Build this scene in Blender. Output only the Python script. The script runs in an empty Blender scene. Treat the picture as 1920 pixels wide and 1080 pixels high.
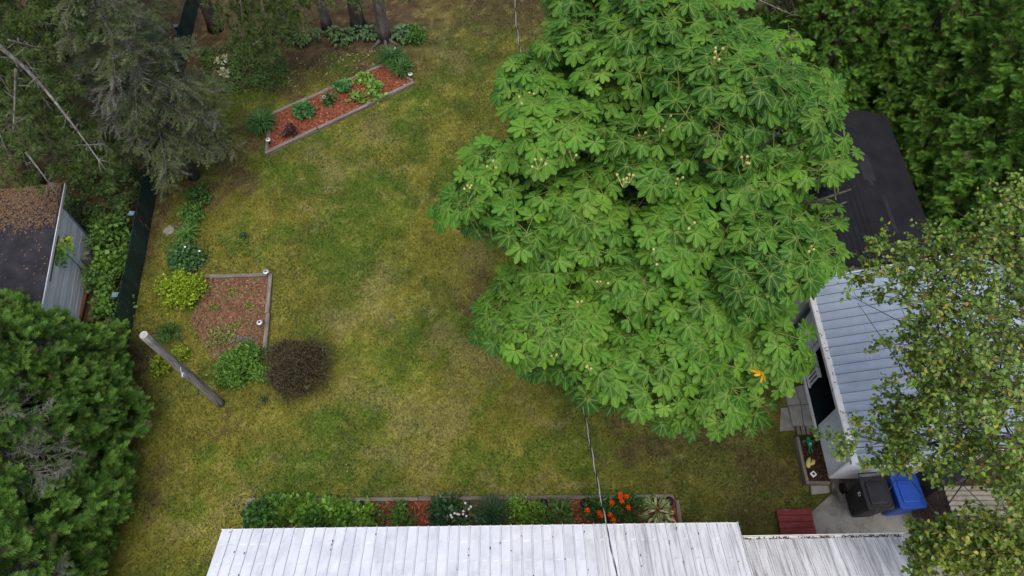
import bpy, math
import numpy as np
from mathutils import Vector, Matrix

# ------------------------------------------------------------------ camera, sky, sun, exposure
SC = bpy.context.scene
COL = SC.collection
FPX, CAMH, PITCH = 1320.0, 17.0, math.radians(58.5)
cam_data = bpy.data.cameras.new('camera')
cam_data.sensor_width = 36.0
cam_data.lens = 36.0 * FPX / 1920.0
cam_data.clip_end = 1000.0
cam = bpy.data.objects.new('camera', cam_data)
COL.objects.link(cam)
cam.location = (0, 0, CAMH)
cam.rotation_euler = (math.pi / 2 - PITCH, 0, 0)
SC.camera = cam

SUN_EL, SUN_AZ = math.radians(70), math.radians(178)      # azimuth clockwise from +Y
world = bpy.data.worlds.new('World')
SC.world = world
world.use_nodes = True
wn = world.node_tree.nodes
wn.clear()
sky = wn.new('ShaderNodeTexSky'); sky.sky_type = 'NISHITA'; sky.sun_disc = False
sky.sun_elevation = SUN_EL; sky.sun_rotation = SUN_AZ
sky.dust_density = 4.0; sky.air_density = 1.0; sky.ozone_density = 1.0
bg = wn.new('ShaderNodeBackground'); bg.inputs['Strength'].default_value = 0.15
wo = wn.new('ShaderNodeOutputWorld')
world.node_tree.links.new(sky.outputs[0], bg.inputs[0])
world.node_tree.links.new(bg.outputs[0], wo.inputs[0])
sun_data = bpy.data.lights.new('sun', 'SUN')
sun_data.energy = 1.5; sun_data.angle = math.radians(50); sun_data.color = (1.0, 0.97, 0.92)
sun = bpy.data.objects.new('sun', sun_data); COL.objects.link(sun)
sd = Vector((math.sin(SUN_AZ) * math.cos(SUN_EL), math.cos(SUN_AZ) * math.cos(SUN_EL), math.sin(SUN_EL)))
sun.rotation_euler = sd.to_track_quat('Z', 'Y').to_euler()
sun.location = (0, 0, 40)
SC.view_settings.view_transform = 'Standard'
SC.view_settings.look = 'None'
SC.view_settings.exposure = 0.24
SC.view_settings.gamma = 1.0
SC.view_settings.use_curve_mapping = False
SC.cycles.max_bounces = 4; SC.cycles.diffuse_bounces = 3; SC.cycles.glossy_bounces = 1; SC.cycles.transmission_bounces = 3; SC.cycles.transparent_max_bounces = 4

# ------------------------------------------------------------------ helpers
R = np.random.default_rng(7)
CP, SP = math.cos(PITCH), math.sin(PITCH)

def gp(x, y, z=0.0):
    """photo pixel -> world point at height z"""
    u = (x - 960) / FPX; v = (y - 540) / FPX
    d = (CAMH - z) / (SP + CP * v)
    return np.array((u * d, d * (CP - SP * v), z))

def pj(P):
    P = np.asarray(P, float)
    d = P[..., 1] * CP + (CAMH - P[..., 2]) * SP
    v = -(P[..., 1] * SP + (P[..., 2] - CAMH) * CP) / d
    return np.stack((960 + FPX * P[..., 0] / d, 540 + FPX * v, d), -1)

def inpoly(x, y, poly):
    x = np.asarray(x); y = np.asarray(y)
    r = np.zeros(x.shape, bool); n = len(poly); j = n - 1
    for i in range(n):
        xi, yi = poly[i]; xj, yj = poly[j]
        c = ((yi > y) != (yj > y)) & (x < (xj - xi) * (y - yi) / (yj - yi + 1e-12) + xi)
        r ^= c; j = i
    return r

_perm = R.permutation(4096)
_val = R.random(4096)
def vnoise(x, y, seed=0):
    xi = np.floor(x).astype(np.int64); yi = np.floor(y).astype(np.int64)
    fx = x - xi; fy = y - yi
    fx = fx * fx * (3 - 2 * fx); fy = fy * fy * (3 - 2 * fy)
    def h(a, b): return _val[_perm[(a * 131 + b * 977 + seed * 7919) % 4096]]
    return (h(xi, yi) * (1 - fx) + h(xi + 1, yi) * fx) * (1 - fy) + (h(xi, yi + 1) * (1 - fx) + h(xi + 1, yi + 1) * fx) * fy

def fbm(x, y, oct=4, seed=0):
    s = 0; a = .5; t = 0
    for i in range(oct):
        s = s + a * vnoise(x * 2 ** i + i * 17.3, y * 2 ** i - i * 9.1, seed + i); t += a; a *= .5
    return s / t

def sstep(a, b, x):
    t = np.clip((x - a) / (b - a), 0, 1); return t * t * (3 - 2 * t)

def unit(a):
    return a / (np.linalg.norm(a, axis=-1, keepdims=True) + 1e-9)

def wloc(o):
    v = Vector((0, 0, 0))
    while o is not None:
        v = v + o.location; o = o.parent
    return np.array(v)

def tag(o, label=None, cat=None, group=None, kind=None):
    if label: o['label'] = label
    if cat: o['category'] = cat
    if group: o['group'] = group
    if kind: o['kind'] = kind
    return o

def empty(name, loc, label=None, cat=None, group=None):
    o = bpy.data.objects.new(name, None); COL.objects.link(o)
    o.location = [float(a) for a in loc]; o.empty_display_size = .1
    return tag(o, label, cat, group)

def link(name, me, parent=None, loc=(0, 0, 0), rot=None):
    o = bpy.data.objects.new(name, me); COL.objects.link(o)
    loc = np.array(loc, float)
    if parent is not None:
        o.parent = parent; loc = loc - wloc(parent)
    o.location = loc
    if rot is not None:
        o.rotation_euler = rot
    return o

def mesh_np(name, V, F, mat=None, col=None, uv=None, smooth=False):
    """V (n,3), F (m,k) int; col (n,3) vertex colour; uv (n,2)"""
    V = np.asarray(V, np.float32); F = np.asarray(F, np.int32)
    me = bpy.data.meshes.new(name)
    m, k = F.shape
    me.vertices.add(len(V)); me.vertices.foreach_set('co', V.ravel())
    me.loops.add(m * k); me.loops.foreach_set('vertex_index', F.ravel())
    me.polygons.add(m)
    me.polygons.foreach_set('loop_start', np.arange(0, m * k, k, dtype=np.int32))
    me.polygons.foreach_set('loop_total', np.full(m, k, np.int32))
    if smooth: me.polygons.foreach_set('use_smooth', np.ones(m, bool))
    if col is not None:
        a = me.attributes.new('col', 'FLOAT_COLOR', 'POINT')
        c4 = np.ones((len(V), 4), np.float32); c4[:, :3] = col
        a.data.foreach_set('color', c4.ravel())
    if uv is not None:
        a = me.attributes.new('luv', 'FLOAT2', 'POINT')
        a.data.foreach_set('vector', np.asarray(uv, np.float32).ravel())
    me.update(calc_edges=True)
    if mat: me.materials.append(mat)
    return me

class MB:
    """collects polygons into one mesh"""
    def __init__(s): s.v = []; s.f = []
    def add(s, verts, faces):
        b = len(s.v); s.v += [tuple(float(c) for c in p) for p in verts]
        s.f += [tuple(i + b for i in f) for f in faces]
    def box(s, c, size, rz=0.0, ch=0.0, rot=None):
        hx, hy, hz = [a / 2 for a in size]
        M = rot if rot is not None else Matrix.Rotation(rz, 3, 'Z')
        if ch <= 0:
            vs = [(x, y, z) for z in (-hz, hz) for x, y in ((-hx, -hy), (hx, -hy), (hx, hy), (-hx, hy))]
            fs = [(3, 2, 1, 0), (4, 5, 6, 7), (0, 1, 5, 4), (1, 2, 6, 5), (2, 3, 7, 6), (3, 0, 4, 7)]
        else:
            c2 = min(ch, hx * .9, hy * .9, hz * .9)
            oct_ = lambda e: [(-hx + e, -hy), (hx - e, -hy), (hx, -hy + e), (hx, hy - e), (hx - e, hy), (-hx + e, hy), (-hx, hy - e), (-hx, -hy + e)]
            ins = lambda e: [(-hx + 2 * e, -hy + e), (hx - 2 * e, -hy + e), (hx - e, -hy + 2 * e), (hx - e, hy - 2 * e), (hx - 2 * e, hy - e), (-hx + 2 * e, hy - e), (-hx + e, hy - 2 * e), (-hx + e, -hy + 2 * e)]
            vs = [(x, y, -hz) for x, y in ins(c2)] + [(x, y, -hz + c2) for x, y in oct_(c2)] + [(x, y, hz - c2) for x, y in oct_(c2)] + [(x, y, hz) for x, y in ins(c2)]
            fs = [tuple(range(7, -1, -1)), tuple(range(24, 32))]
            for l in range(3):
                for i in range(8):
                    j = (i + 1) % 8; fs.append((l * 8 + i, l * 8 + j, l * 8 + 8 + j, l * 8 + 8 + i))
        s.add([Vector(c) + M @ Vector(v) for v in vs], fs)
    def prism(s, poly, z0, z1):
        n = len(poly)
        a = sum(poly[i][0] * poly[(i + 1) % n][1] - poly[(i + 1) % n][0] * poly[i][1] for i in range(n))
        if a < 0: poly = poly[::-1]
        s.add([(x, y, z0) for x, y in poly] + [(x, y, z1) for x, y in poly],
              [tuple(range(n - 1, -1, -1)), tuple(range(n, 2 * n))] + [(i, (i + 1) % n, n + (i + 1) % n, n + i) for i in range(n)])
    def tube(s, pts, rad, n=8, cap=True):
        pts = [Vector([float(c) for c in p]) for p in pts]
        if not hasattr(rad, '__len__'): rad = [rad] * len(pts)
        rings = []; up = Vector((.13, .27, .95)).normalized()
        for i, p in enumerate(pts):
            t = (pts[min(i + 1, len(pts) - 1)] - pts[max(i - 1, 0)]).normalized()
            a = t.cross(up)
            if a.length < .1: a = t.cross(Vector((1, 0, 0)))
            a.normalize(); b = t.cross(a)
            rings.append([p + (a * math.cos(k * 2 * math.pi / n) + b * math.sin(k * 2 * math.pi / n)) * rad[i] for k in range(n)])
        fs = []
        for i in range(len(pts) - 1):
            for k in range(n):
                l = (k + 1) % n; fs.append((i * n + k, i * n + l, i * n + n + l, i * n + n + k))
        if cap: fs += [tuple(range(n - 1, -1, -1)), tuple(range((len(pts) - 1) * n, len(pts) * n))]
        s.add([v for r in rings for v in r], fs)
    def lathe(s, c, prof, n=20):
        vs = [(c[0] + r * math.cos(k * 2 * math.pi / n), c[1] + r * math.sin(k * 2 * math.pi / n), c[2] + z) for r, z in prof for k in range(n)]
        fs = []
        for i in range(len(prof) - 1):
            for k in range(n):
                l = (k + 1) % n; fs.append((i * n + k, i * n + l, i * n + n + l, i * n + n + k))
        fs += [tuple(range(n - 1, -1, -1)), tuple(range((len(prof) - 1) * n, len(prof) * n))]
        s.add(vs, fs)
    def mesh(s, name, mat, smooth=False):
        me = bpy.data.meshes.new(name); me.from_pydata(s.v, [], s.f); me.update()
        if smooth: me.polygons.foreach_set('use_smooth', np.ones(len(me.polygons), bool))
        if mat: me.materials.append(mat)
        return me
    def build(s, name, mat, parent=None, smooth=False):
        """verts in world coordinates; origin moved to the base centre"""
        V = np.array(s.v); c = (V.min(0) + V.max(0)) / 2; c[2] = V[:, 2].min()
        s.v = [tuple(p) for p in (V - c)]
        return link(name, s.mesh(name, mat, smooth), parent, c)

def plank(name, parent, p0, p1, w, h, mat, ch=.008, wob=0.0):
    """a board/timber from p0 to p1 (centre line of its body), local X along it"""
    p0 = np.array(p0, float); p1 = np.array(p1, float); d = Vector(p1 - p0)
    b = MB(); b.box((0, 0, 0), (d.length, w, h), ch=ch)
    if wob: b.v = [tuple(np.array(v) + R.normal(0, wob, 3)) for v in b.v]
    o = link(name, b.mesh(name, mat), parent, (p0 + p1) / 2)
    o.rotation_euler = d.to_track_quat('X', 'Z').to_euler()
    return o

# ------------------------------------------------------------------ materials
def nmat(name):
    m = bpy.data.materials.new(name); m.use_nodes = True
    nt = m.node_tree; b = nt.nodes['Principled BSDF']
    return m, nt, b

def ramp_mat(name, stops, scale=8.0, rough=.8, detail=6, dist=0.0, bump=.0, bscale=None, metal=0.0, stretch=(1, 1, 1), coord='Object', spec=.3, extra=None, rvar=0.0, grime=None):
    m, nt, b = nmat(name); N = nt.nodes; L = nt.links
    tc = N.new('ShaderNodeTexCoord'); mp = N.new('ShaderNodeMapping'); mp.inputs['Scale'].default_value = stretch
    oi = N.new('ShaderNodeObjectInfo')
    add = N.new('ShaderNodeVectorMath'); add.operation = 'ADD'
    mulr = N.new('ShaderNodeMath'); mulr.operation = 'MULTIPLY'; mulr.inputs[1].default_value = 37.0
    L.new(oi.outputs['Random'], mulr.inputs[0])
    L.new(tc.outputs[coord], add.inputs[0]); L.new(mulr.outputs[0], add.inputs[1])
    L.new(add.outputs[0], mp.inputs[0])
    no = N.new('ShaderNodeTexNoise'); no.inputs['Scale'].default_value = scale; no.inputs['Detail'].default_value = detail
    no.inputs['Distortion'].default_value = dist; no.inputs['Roughness'].default_value = .6
    L.new(mp.outputs[0], no.inputs['Vector'])
    cr = N.new('ShaderNodeValToRGB'); cr.color_ramp.interpolation = 'LINEAR'
    e = cr.color_ramp.elements
    while len(e) < len(stops): e.new(.5)
    for i, (p, c) in enumerate(stops):
        e[i].position = p; e[i].color = (*c, 1)
    L.new(no.outputs['Fac'], cr.inputs[0])
    out = cr.outputs[0]
    if grime:      # (colour, scale, lo, hi, stretch)
        mp2 = N.new('ShaderNodeMapping'); mp2.inputs['Scale'].default_value = grime[4]
        L.new(add.outputs[0], mp2.inputs[0])
        n2 = N.new('ShaderNodeTexNoise'); n2.inputs['Scale'].default_value = grime[1]; n2.inputs['Detail'].default_value = 8; n2.inputs['Roughness'].default_value = .65
        L.new(mp2.outputs[0], n2.inputs['Vector'])
        mr = N.new('ShaderNodeMapRange'); mr.inputs[1].default_value = grime[2]; mr.inputs[2].default_value = grime[3]
        L.new(n2.outputs['Fac'], mr.inputs[0])
        mx = N.new('ShaderNodeMix'); mx.data_type = 'RGBA'
        L.new(mr.outputs[0], mx.inputs[0]); L.new(out, mx.inputs[6]); mx.inputs[7].default_value = (*grime[0], 1)
        out = mx.outputs[2]
    if rvar:
        hv = N.new('ShaderNodeHueSaturation')
        mm = N.new('ShaderNodeMapRange'); mm.inputs[3].default_value = 1 - rvar; mm.inputs[4].default_value = 1 + rvar
        L.new(oi.outputs['Random'], mm.inputs[0]); L.new(mm.outputs[0], hv.inputs['Value'])
        L.new(out, hv.inputs['Color']); out = hv.outputs[0]
    L.new(out, b.inputs['Base Color'])
    b.inputs['Roughness'].default_value = rough; b.inputs['Metallic'].default_value = metal
    b.inputs['Specular IOR Level'].default_value = spec
    if bump:
        nb = N.new('ShaderNodeTexNoise'); nb.inputs['Scale'].default_value = bscale or scale * 3; nb.inputs['Detail'].default_value = 4
        L.new(mp.outputs[0], nb.inputs['Vector'])
        bu = N.new('ShaderNodeBump'); bu.inputs['Strength'].default_value = bump; bu.inputs['Distance'].default_value = .02
        L.new(nb.outputs['Fac'], bu.inputs['Height']); L.new(bu.outputs[0], b.inputs['Normal'])
    return m

def attr_mat(name, rough=.55, transl=.3, nscale=9.0, namp=.25, spec=.3, vein=False, rand=.12):
    """foliage and ground cover: own colour per leaf from the 'col' attribute, broken up by noise"""
    m, nt, b = nmat(name); N = nt.nodes; L = nt.links
    at = N.new('ShaderNodeAttribute'); at.attribute_name = 'col'
    tc = N.new('ShaderNodeTexCoord'); no = N.new('ShaderNodeTexNoise')
    no.inputs['Scale'].default_value = nscale; no.inputs['Detail'].default_value = 3
    L.new(tc.outputs['Object'], no.inputs['Vector'])
    mr = N.new('ShaderNodeMapRange'); mr.inputs[3].default_value = 1 - namp; mr.inputs[4].default_value = 1 + namp
    mr.inputs[1].default_value = .3; mr.inputs[2].default_value = .7
    L.new(no.outputs['Fac'], mr.inputs[0])
    oi = N.new('ShaderNodeObjectInfo'); m2 = N.new('ShaderNodeMapRange')
    m2.inputs[3].default_value = 1 - rand; m2.inputs[4].default_value = 1 + rand
    L.new(oi.outputs['Random'], m2.inputs[0])
    mu = N.new('ShaderNodeMath'); mu.operation = 'MULTIPLY'
    L.new(mr.outputs[0], mu.inputs[0]); L.new(m2.outputs[0], mu.inputs[1])
    hv = N.new('ShaderNodeHueSaturation'); L.new(at.outputs['Color'], hv.inputs['Color']); L.new(mu.outputs[0], hv.inputs['Value'])
    out = hv.outputs[0]
    if vein:
        uv = N.new('ShaderNodeAttribute'); uv.attribute_name = 'luv'
        sx = N.new('ShaderNodeSeparateXYZ'); L.new(uv.outputs['Vector'], sx.inputs[0])
        ab = N.new('ShaderNodeMath'); ab.operation = 'ABSOLUTE'; L.new(sx.outputs[0], ab.inputs[0])
        # midrib
        mi = N.new('ShaderNodeMapRange'); mi.inputs[1].default_value = .05; mi.inputs[2].default_value = .17; mi.inputs[3].default_value = .6; mi.inputs[4].default_value = 0
        L.new(ab.outputs[0], mi.inputs[0])
        # side veins: lines of constant (v*9 - |u|*1.6)
        a1 = N.new('ShaderNodeMath'); a1.operation = 'MULTIPLY'; a1.inputs[1].default_value = 11.0; L.new(sx.outputs[1], a1.inputs[0])
        a2 = N.new('ShaderNodeMath'); a2.operation = 'MULTIPLY'; a2.inputs[1].default_value = 1.7; L.new(ab.outputs[0], a2.inputs[0])
        a3 = N.new('ShaderNodeMath'); a3.operation = 'SUBTRACT'; L.new(a1.outputs[0], a3.inputs[0]); L.new(a2.outputs[0], a3.inputs[1])
        a4 = N.new('ShaderNodeMath'); a4.operation = 'FRACT'; L.new(a3.outputs[0], a4.inputs[0])
        sv = N.new('ShaderNodeMapRange'); sv.inputs[1].default_value = .0; sv.inputs[2].default_value = .28; sv.inputs[3].default_value = .12; sv.inputs[4].default_value = 0
        L.new(a4.outputs[0], sv.inputs[0])
        cs_ = N.new('ShaderNodeMapRange'); cs_.inputs[1].default_value = .02; cs_.inputs[2].default_value = .3; cs_.inputs[3].default_value = .8; cs_.inputs[4].default_value = 0
        L.new(sx.outputs[1], cs_.inputs[0])      # pale hub where the leaflets meet
        mx0 = N.new('ShaderNodeMath'); mx0.operation = 'MAXIMUM'; L.new(mi.outputs[0], mx0.inputs[0]); L.new(sv.outputs[0], mx0.inputs[1])
        mxm = N.new('ShaderNodeMath'); mxm.operation = 'MAXIMUM'; L.new(mx0.outputs[0], mxm.inputs[0]); L.new(cs_.outputs[0], mxm.inputs[1])
        mx = N.new('ShaderNodeMix'); mx.data_type = 'RGBA'
        L.new(mxm.outputs[0], mx.inputs[0]); L.new(out, mx.inputs[6]); mx.inputs[7].default_value = (.24, .36, .07, 1)
        out = mx.outputs[2]
    L.new(out, b.inputs['Base Color'])
    b.inputs['Roughness'].default_value = rough; b.inputs['Specular IOR Level'].default_value = spec
    if transl > 0:
        tr = N.new('ShaderNodeBsdfTranslucent'); L.new(out, tr.inputs['Color'])
        ms = N.new('ShaderNodeMixShader'); ms.inputs[0].default_value = transl
        L.new(b.outputs[0], ms.inputs[1]); L.new(tr.outputs[0], ms.inputs[2])
        L.new(ms.outputs[0], N['Material Output'].inputs['Surface'])
    return m

M = {}
M['ground'] = attr_mat('lawn_soil', .95, 0, 14.0, .25, .1, rand=0)
M['blade'] = attr_mat('grass_blades', .7, .25, 3.0, .1, .15, rand=0)
M['leaf'] = attr_mat('leaf', .5, .3, 6.0, .18, .3)
M['leafgloss'] = attr_mat('leaf_glossy', .38, .25, 6.0, .15, .4)
M['needle'] = attr_mat('needles', .6, .3, 4.0, .2, .2)
M['chestnut'] = attr_mat('chestnut_leaf', .5, .2, 5.0, .14, .14, vein=True, rand=.2)
M['hosta'] = attr_mat('hosta_leaf', .45, .2, 9.0, .12, .35)
M['chip'] = attr_mat('bark_chips', .9, 0, 20.0, .2, .1, rand=0)
M['timber'] = ramp_mat('weathered_timber', [(.25, (.10, .085, .07)), (.55, (.22, .19, .16)), (.8, (.32, .29, .25))], 5, .9, 8, .3, .5, 14, stretch=(.35, 3, 3), rvar=.15, grime=((.10, .10, .05), 2.2, .55, .75, (1, 1, 1)))
M['mulch'] = ramp_mat('red_mulch', [(.3, (.10, .03, .018)), (.55, (.24, .075, .04)), (.75, (.34, .15, .085))], 26, .95, 8, .5, .9, 40, coord='Object')
M['mulchold'] = ramp_mat('faded_mulch', [(.3, (.13, .058, .036)), (.48, (.205, .092, .06)), (.6, (.22, .135, .08)), (.75, (.15, .13, .055))], 2.6, .95, 9, .8, .8, 40)
M['darksoil'] = ramp_mat('dark_soil', [(.3, (.012, .007, .005)), (.6, (.035, .02, .013)), (.8, (.07, .04, .025))], 22, .95, 8, .3, .8, 40)
M['concrete'] = ramp_mat('concrete', [(.25, (.13, .13, .115)), (.5, (.24, .235, .21)), (.8, (.33, .32, .29))], 1.6, .85, 10, .4, .25, 60, grime=((.06, .055, .045), 1.9, .46, .66, (1, 1, 1)))
M['slab'] = ramp_mat('concrete_slab', [(.25, (.19, .18, .16)), (.55, (.29, .28, .25)), (.8, (.36, .35, .32))], 5, .9, 9, .2, .3, 80, rvar=.08)
M['whitemetal'] = ramp_mat('white_roof_metal', [(.25, (.60, .63, .70)), (.5, (.73, .76, .82)), (.8, (.80, .82, .87))], 1.6, .42, 5, .3, .05, 5, stretch=(1, 1, 1), spec=.4, rvar=.05, grime=((.46, .47, .49), 1.3, .50, .85, (2.5, 1, 1)))
M['wornmetal'] = ramp_mat('worn_roof_metal', [(.25, (.34, .34, .35)), (.5, (.62, .63, .66)), (.8, (.76, .77, .80))], 1.6, .55, 8, .4, .15, 7, stretch=(5, .7, 1), spec=.3, rvar=.12, grime=((.17, .155, .135), 2.2, .50, .74, (8, .6, 1)))
M['midmetal'] = ramp_mat('streaked_roof_metal', [(.25, (.5, .51, .55)), (.5, (.70, .72, .76)), (.8, (.8, .81, .84))], 1.3, .45, 8, .3, .08, 7, stretch=(4, .8, 1), spec=.4, rvar=.07, grime=((.32, .32, .33), 2.4, .50, .72, (9, .5, 1)))
M['bluemetal'] = ramp_mat('pale_blue_metal', [(.25, (.27, .335, .44)), (.5, (.36, .43, .54)), (.8, (.44, .50, .60))], 2.0, .45, 8, .3, .06, 8, spec=.4, rvar=.05, grime=((.22, .24, .27), 2.0, .62, .85, (1, 4, 1)))
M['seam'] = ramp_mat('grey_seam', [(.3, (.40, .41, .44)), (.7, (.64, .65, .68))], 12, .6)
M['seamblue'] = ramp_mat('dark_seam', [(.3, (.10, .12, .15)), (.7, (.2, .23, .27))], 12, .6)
M['white'] = ramp_mat('white_paint', [(.25, (.74, .75, .77)), (.6, (.83, .84, .86)), (.85, (.86, .86, .87))], 3, .55, 6, .2, .08, 20, grime=((.45, .43, .38), 3.0, .62, .85, (1, 1, 1)))
M['gutter'] = ramp_mat('gutter_white', [(.25, (.62, .61, .58)), (.6, (.78, .78, .77)), (.85, (.8, .8, .8))], 4, .6, 6, .2, .1, 20, grime=((.17, .12, .07), 5.0, .6, .72, (1, 1, 1)))
M['whitewood'] = ramp_mat('peeling_white_boards', [(.22, (.54, .55, .56)), (.5, (.70, .72, .74)), (.8, (.78, .80, .82))], 6, .75, 8, .4, .2, 30, stretch=(.3, 3, 3), rvar=.08, grime=((.26, .24, .21), 7, .62, .78, (.4, 3, 3)))
M['fence'] = ramp_mat('dark_green_slats', [(.3, (.010, .028, .027)), (.7, (.020, .050, .047))], 4, .5, 5, .2, .1, 20, rvar=.3, spec=.4)
M['fencecap'] = ramp_mat('blue_grey_caps', [(.3, (.12, .2, .25)), (.7, (.2, .3, .36))], 6, .5)
M['felt'] = ramp_mat('roofing_felt', [(.3, (.016, .016, .02)), (.55, (.032, .031, .038)), (.8, (.06, .055, .06))], 3, .95, 10, .3, .5, 60)
M['shingle'] = ramp_mat('asphalt_shingles', [(.3, (.008, .008, .011)), (.6, (.014, .014, .019)), (.85, (.024, .024, .031))], 2.4, .92, 10, .2, .5, 90)
M['shingle2'] = ramp_mat('faded_shingles', [(.3, (.017, .017, .022)), (.7, (.028, .028, .035))], 5, .92, 10, .2, .5, 90)
M['bark'] = ramp_mat('grey_bark', [(.3, (.05, .042, .036)), (.55, (.13, .115, .10)), (.8, (.24, .22, .2))], 7, .95, 9, .6, .9, 16, stretch=(1, 1, .35))
M['barkdark'] = ramp_mat('dark_bark', [(.3, (.025, .02, .018)), (.6, (.065, .055, .05)), (.85, (.13, .115, .105))], 8, .95, 9, .6, .9, 16, stretch=(1, 1, .35))
M['lichen'] = ramp_mat('lichened_twigs', [(.3, (.07, .062, .055)), (.5, (.16, .15, .13)), (.75, (.30, .31, .27))], 9, .95, 8, .5, .5, 20)
M['birchbark'] = ramp_mat('birch_bark', [(.28, (.06, .05, .045)), (.4, (.42, .40, .37)), (.75, (.62, .60, .56))], 5, .8, 8, .4, .2, 20, stretch=(1, 1, 2.5))
M['polewood'] = ramp_mat('grey_pole_wood', [(.30, (.09, .08, .07)), (.5, (.24, .22, .20)), (.75, (.42, .39, .355))], 7, .9, 9, .5, .7, 20, stretch=(3, 3, .25))
M['poletop'] = ramp_mat('pole_end_grain', [(.3, (.28, .27, .25)), (.7, (.5, .48, .45))], 12, .9, 6, .2, .3, 30)
M['twig'] = ramp_mat('twig', [(.3, (.05, .035, .025)), (.7, (.12, .09, .06))], 14, .9)
M['petiole'] = ramp_mat('petiole', [(.3, (.10, .16, .03)), (.7, (.20, .23, .05))], 14, .6)
M['redwood'] = ramp_mat('red_painted_boards', [(.2, (.10, .018, .018)), (.55, (.20, .035, .033)), (.85, (.27, .06, .055))], 4, .75, 8, .3, .25, 30, stretch=(.5, 2, 2), rvar=.12, grime=((.36, .29, .22), 5, .60, .68, (.5, 2.4, 2)))
M['binblack'] = ramp_mat('black_bin_plastic', [(.3, (.012, .013, .016)), (.7, (.024, .025, .03))], 30, .5, 4, 0, .05, 90, spec=.4, grime=((.05, .05, .05), 3, .58, .85, (1, 1, 1)))
M['binblue'] = ramp_mat('blue_bin_plastic', [(.3, (.008, .055, .32)), (.7, (.014, .085, .44))], 8, .42, 4, 0, .04, 90, spec=.45, grime=((.05, .10, .3), 3, .6, .85, (1, 1, 1)))
M['rubber'] = ramp_mat('rubber', [(.3, (.006, .006, .006)), (.7, (.014, .014, .014))], 20, .7)
M['carpet'] = ramp_mat('dark_green_carpet', [(.3, (.003, .010, .011)), (.7, (.006, .018, .018))], 40, .95, 6, 0, .3, 200)
M['darkwall'] = ramp_mat('porch_wall', [(.3, (.06, .06, .06)), (.7, (.11, .11, .105))], 6, .8)
M['chrome'] = ramp_mat('lamp_metal', [(.3, (.62, .63, .65)), (.7, (.75, .76, .78))], 12, .35, metal=.35, spec=.5)
M['solar'] = ramp_mat('solar_cell', [(.3, (.01, .012, .02)), (.7, (.03, .035, .06))], 40, .3, spec=.5)
M['blackplastic'] = ramp_mat('black_plastic', [(.3, (.010, .012, .018)), (.7, (.02, .023, .032))], 20, .45)
M['orange'] = ramp_mat('orange_petal', [(.3, (.58, .065, .006)), (.7, (.80, .14, .012))], 20, .55)
M['pinkpetal'] = ramp_mat('pale_pink_petal', [(.3, (.62, .48, .55)), (.7, (.8, .72, .76))], 20, .6)
M['whitepetal'] = ramp_mat('white_petal', [(.3, (.75, .75, .72)), (.7, (.85, .85, .82))], 20, .6)
M['cream'] = ramp_mat('cream_petal', [(.3, (.58, .55, .30)), (.7, (.7, .66, .42))], 20, .6)
M['yellowleaf'] = ramp_mat('yellowed_leaf', [(.3, (.55, .27, .01)), (.7, (.75, .42, .02))], 8, .55)
M['husk'] = ramp_mat('chestnut_husk', [(.3, (.38, .36, .10)), (.7, (.55, .50, .18))], 20, .6)
M['froggreen'] = ramp_mat('green_glaze', [(.3, (.006, .16, .05)), (.7, (.02, .26, .09))], 12, .3, spec=.5)
M['ornyellow'] = ramp_mat('yellow_paint', [(.3, (.50, .44, .12)), (.7, (.64, .56, .2))], 9, .5)
M['brownlattice'] = ramp_mat('brown_lattice', [(.3, (.09, .05, .033)), (.7, (.17, .10, .07))], 12, .8)
M['beigecorr'] = ramp_mat('beige_corrugated', [(.3, (.15, .14, .11)), (.55, (.25, .235, .19)), (.8, (.31, .30, .245))], 3, .7, 8, .3, .1, 20, grime=((.16, .09, .04), 3, .56, .7, (1, 1, 1)))
M['rustlog'] = ramp_mat('rusty_brown_wood', [(.3, (.09, .04, .022)), (.6, (.20, .10, .06)), (.85, (.33, .2, .12))], 6, .9, 8, .5, .5, 20, stretch=(.3, 2, 2))
M['stump'] = ramp_mat('grey_stump', [(.3, (.10, .09, .08)), (.6, (.20, .19, .17)), (.85, (.30, .28, .26))], 9, .95, 8, .4, .6, 20)
M['alu'] = ramp_mat('bare_aluminium_wire', [(.3, (.34, .34, .34)), (.7, (.45, .45, .45))], 40, .4, metal=.3)
M['blackwire'] = ramp_mat('black_wire', [(.3, (.008, .008, .008)), (.7, (.015, .015, .015))], 40, .6)
M['paleblue'] = ramp_mat('pale_blue_plastic', [(.3, (.36, .44, .62)), (.7, (.5, .58, .74))], 10, .4)
M['rope'] = ramp_mat('white_rope', [(.3, (.5, .5, .48)), (.7, (.66, .66, .63))], 40, .9)
M['rock'] = ramp_mat('grey_rock', [(.3, (.16, .15, .13)), (.6, (.27, .26, .23)), (.85, (.38, .37, .33))], 8, .95, 8, .4, .6, 20)

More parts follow.
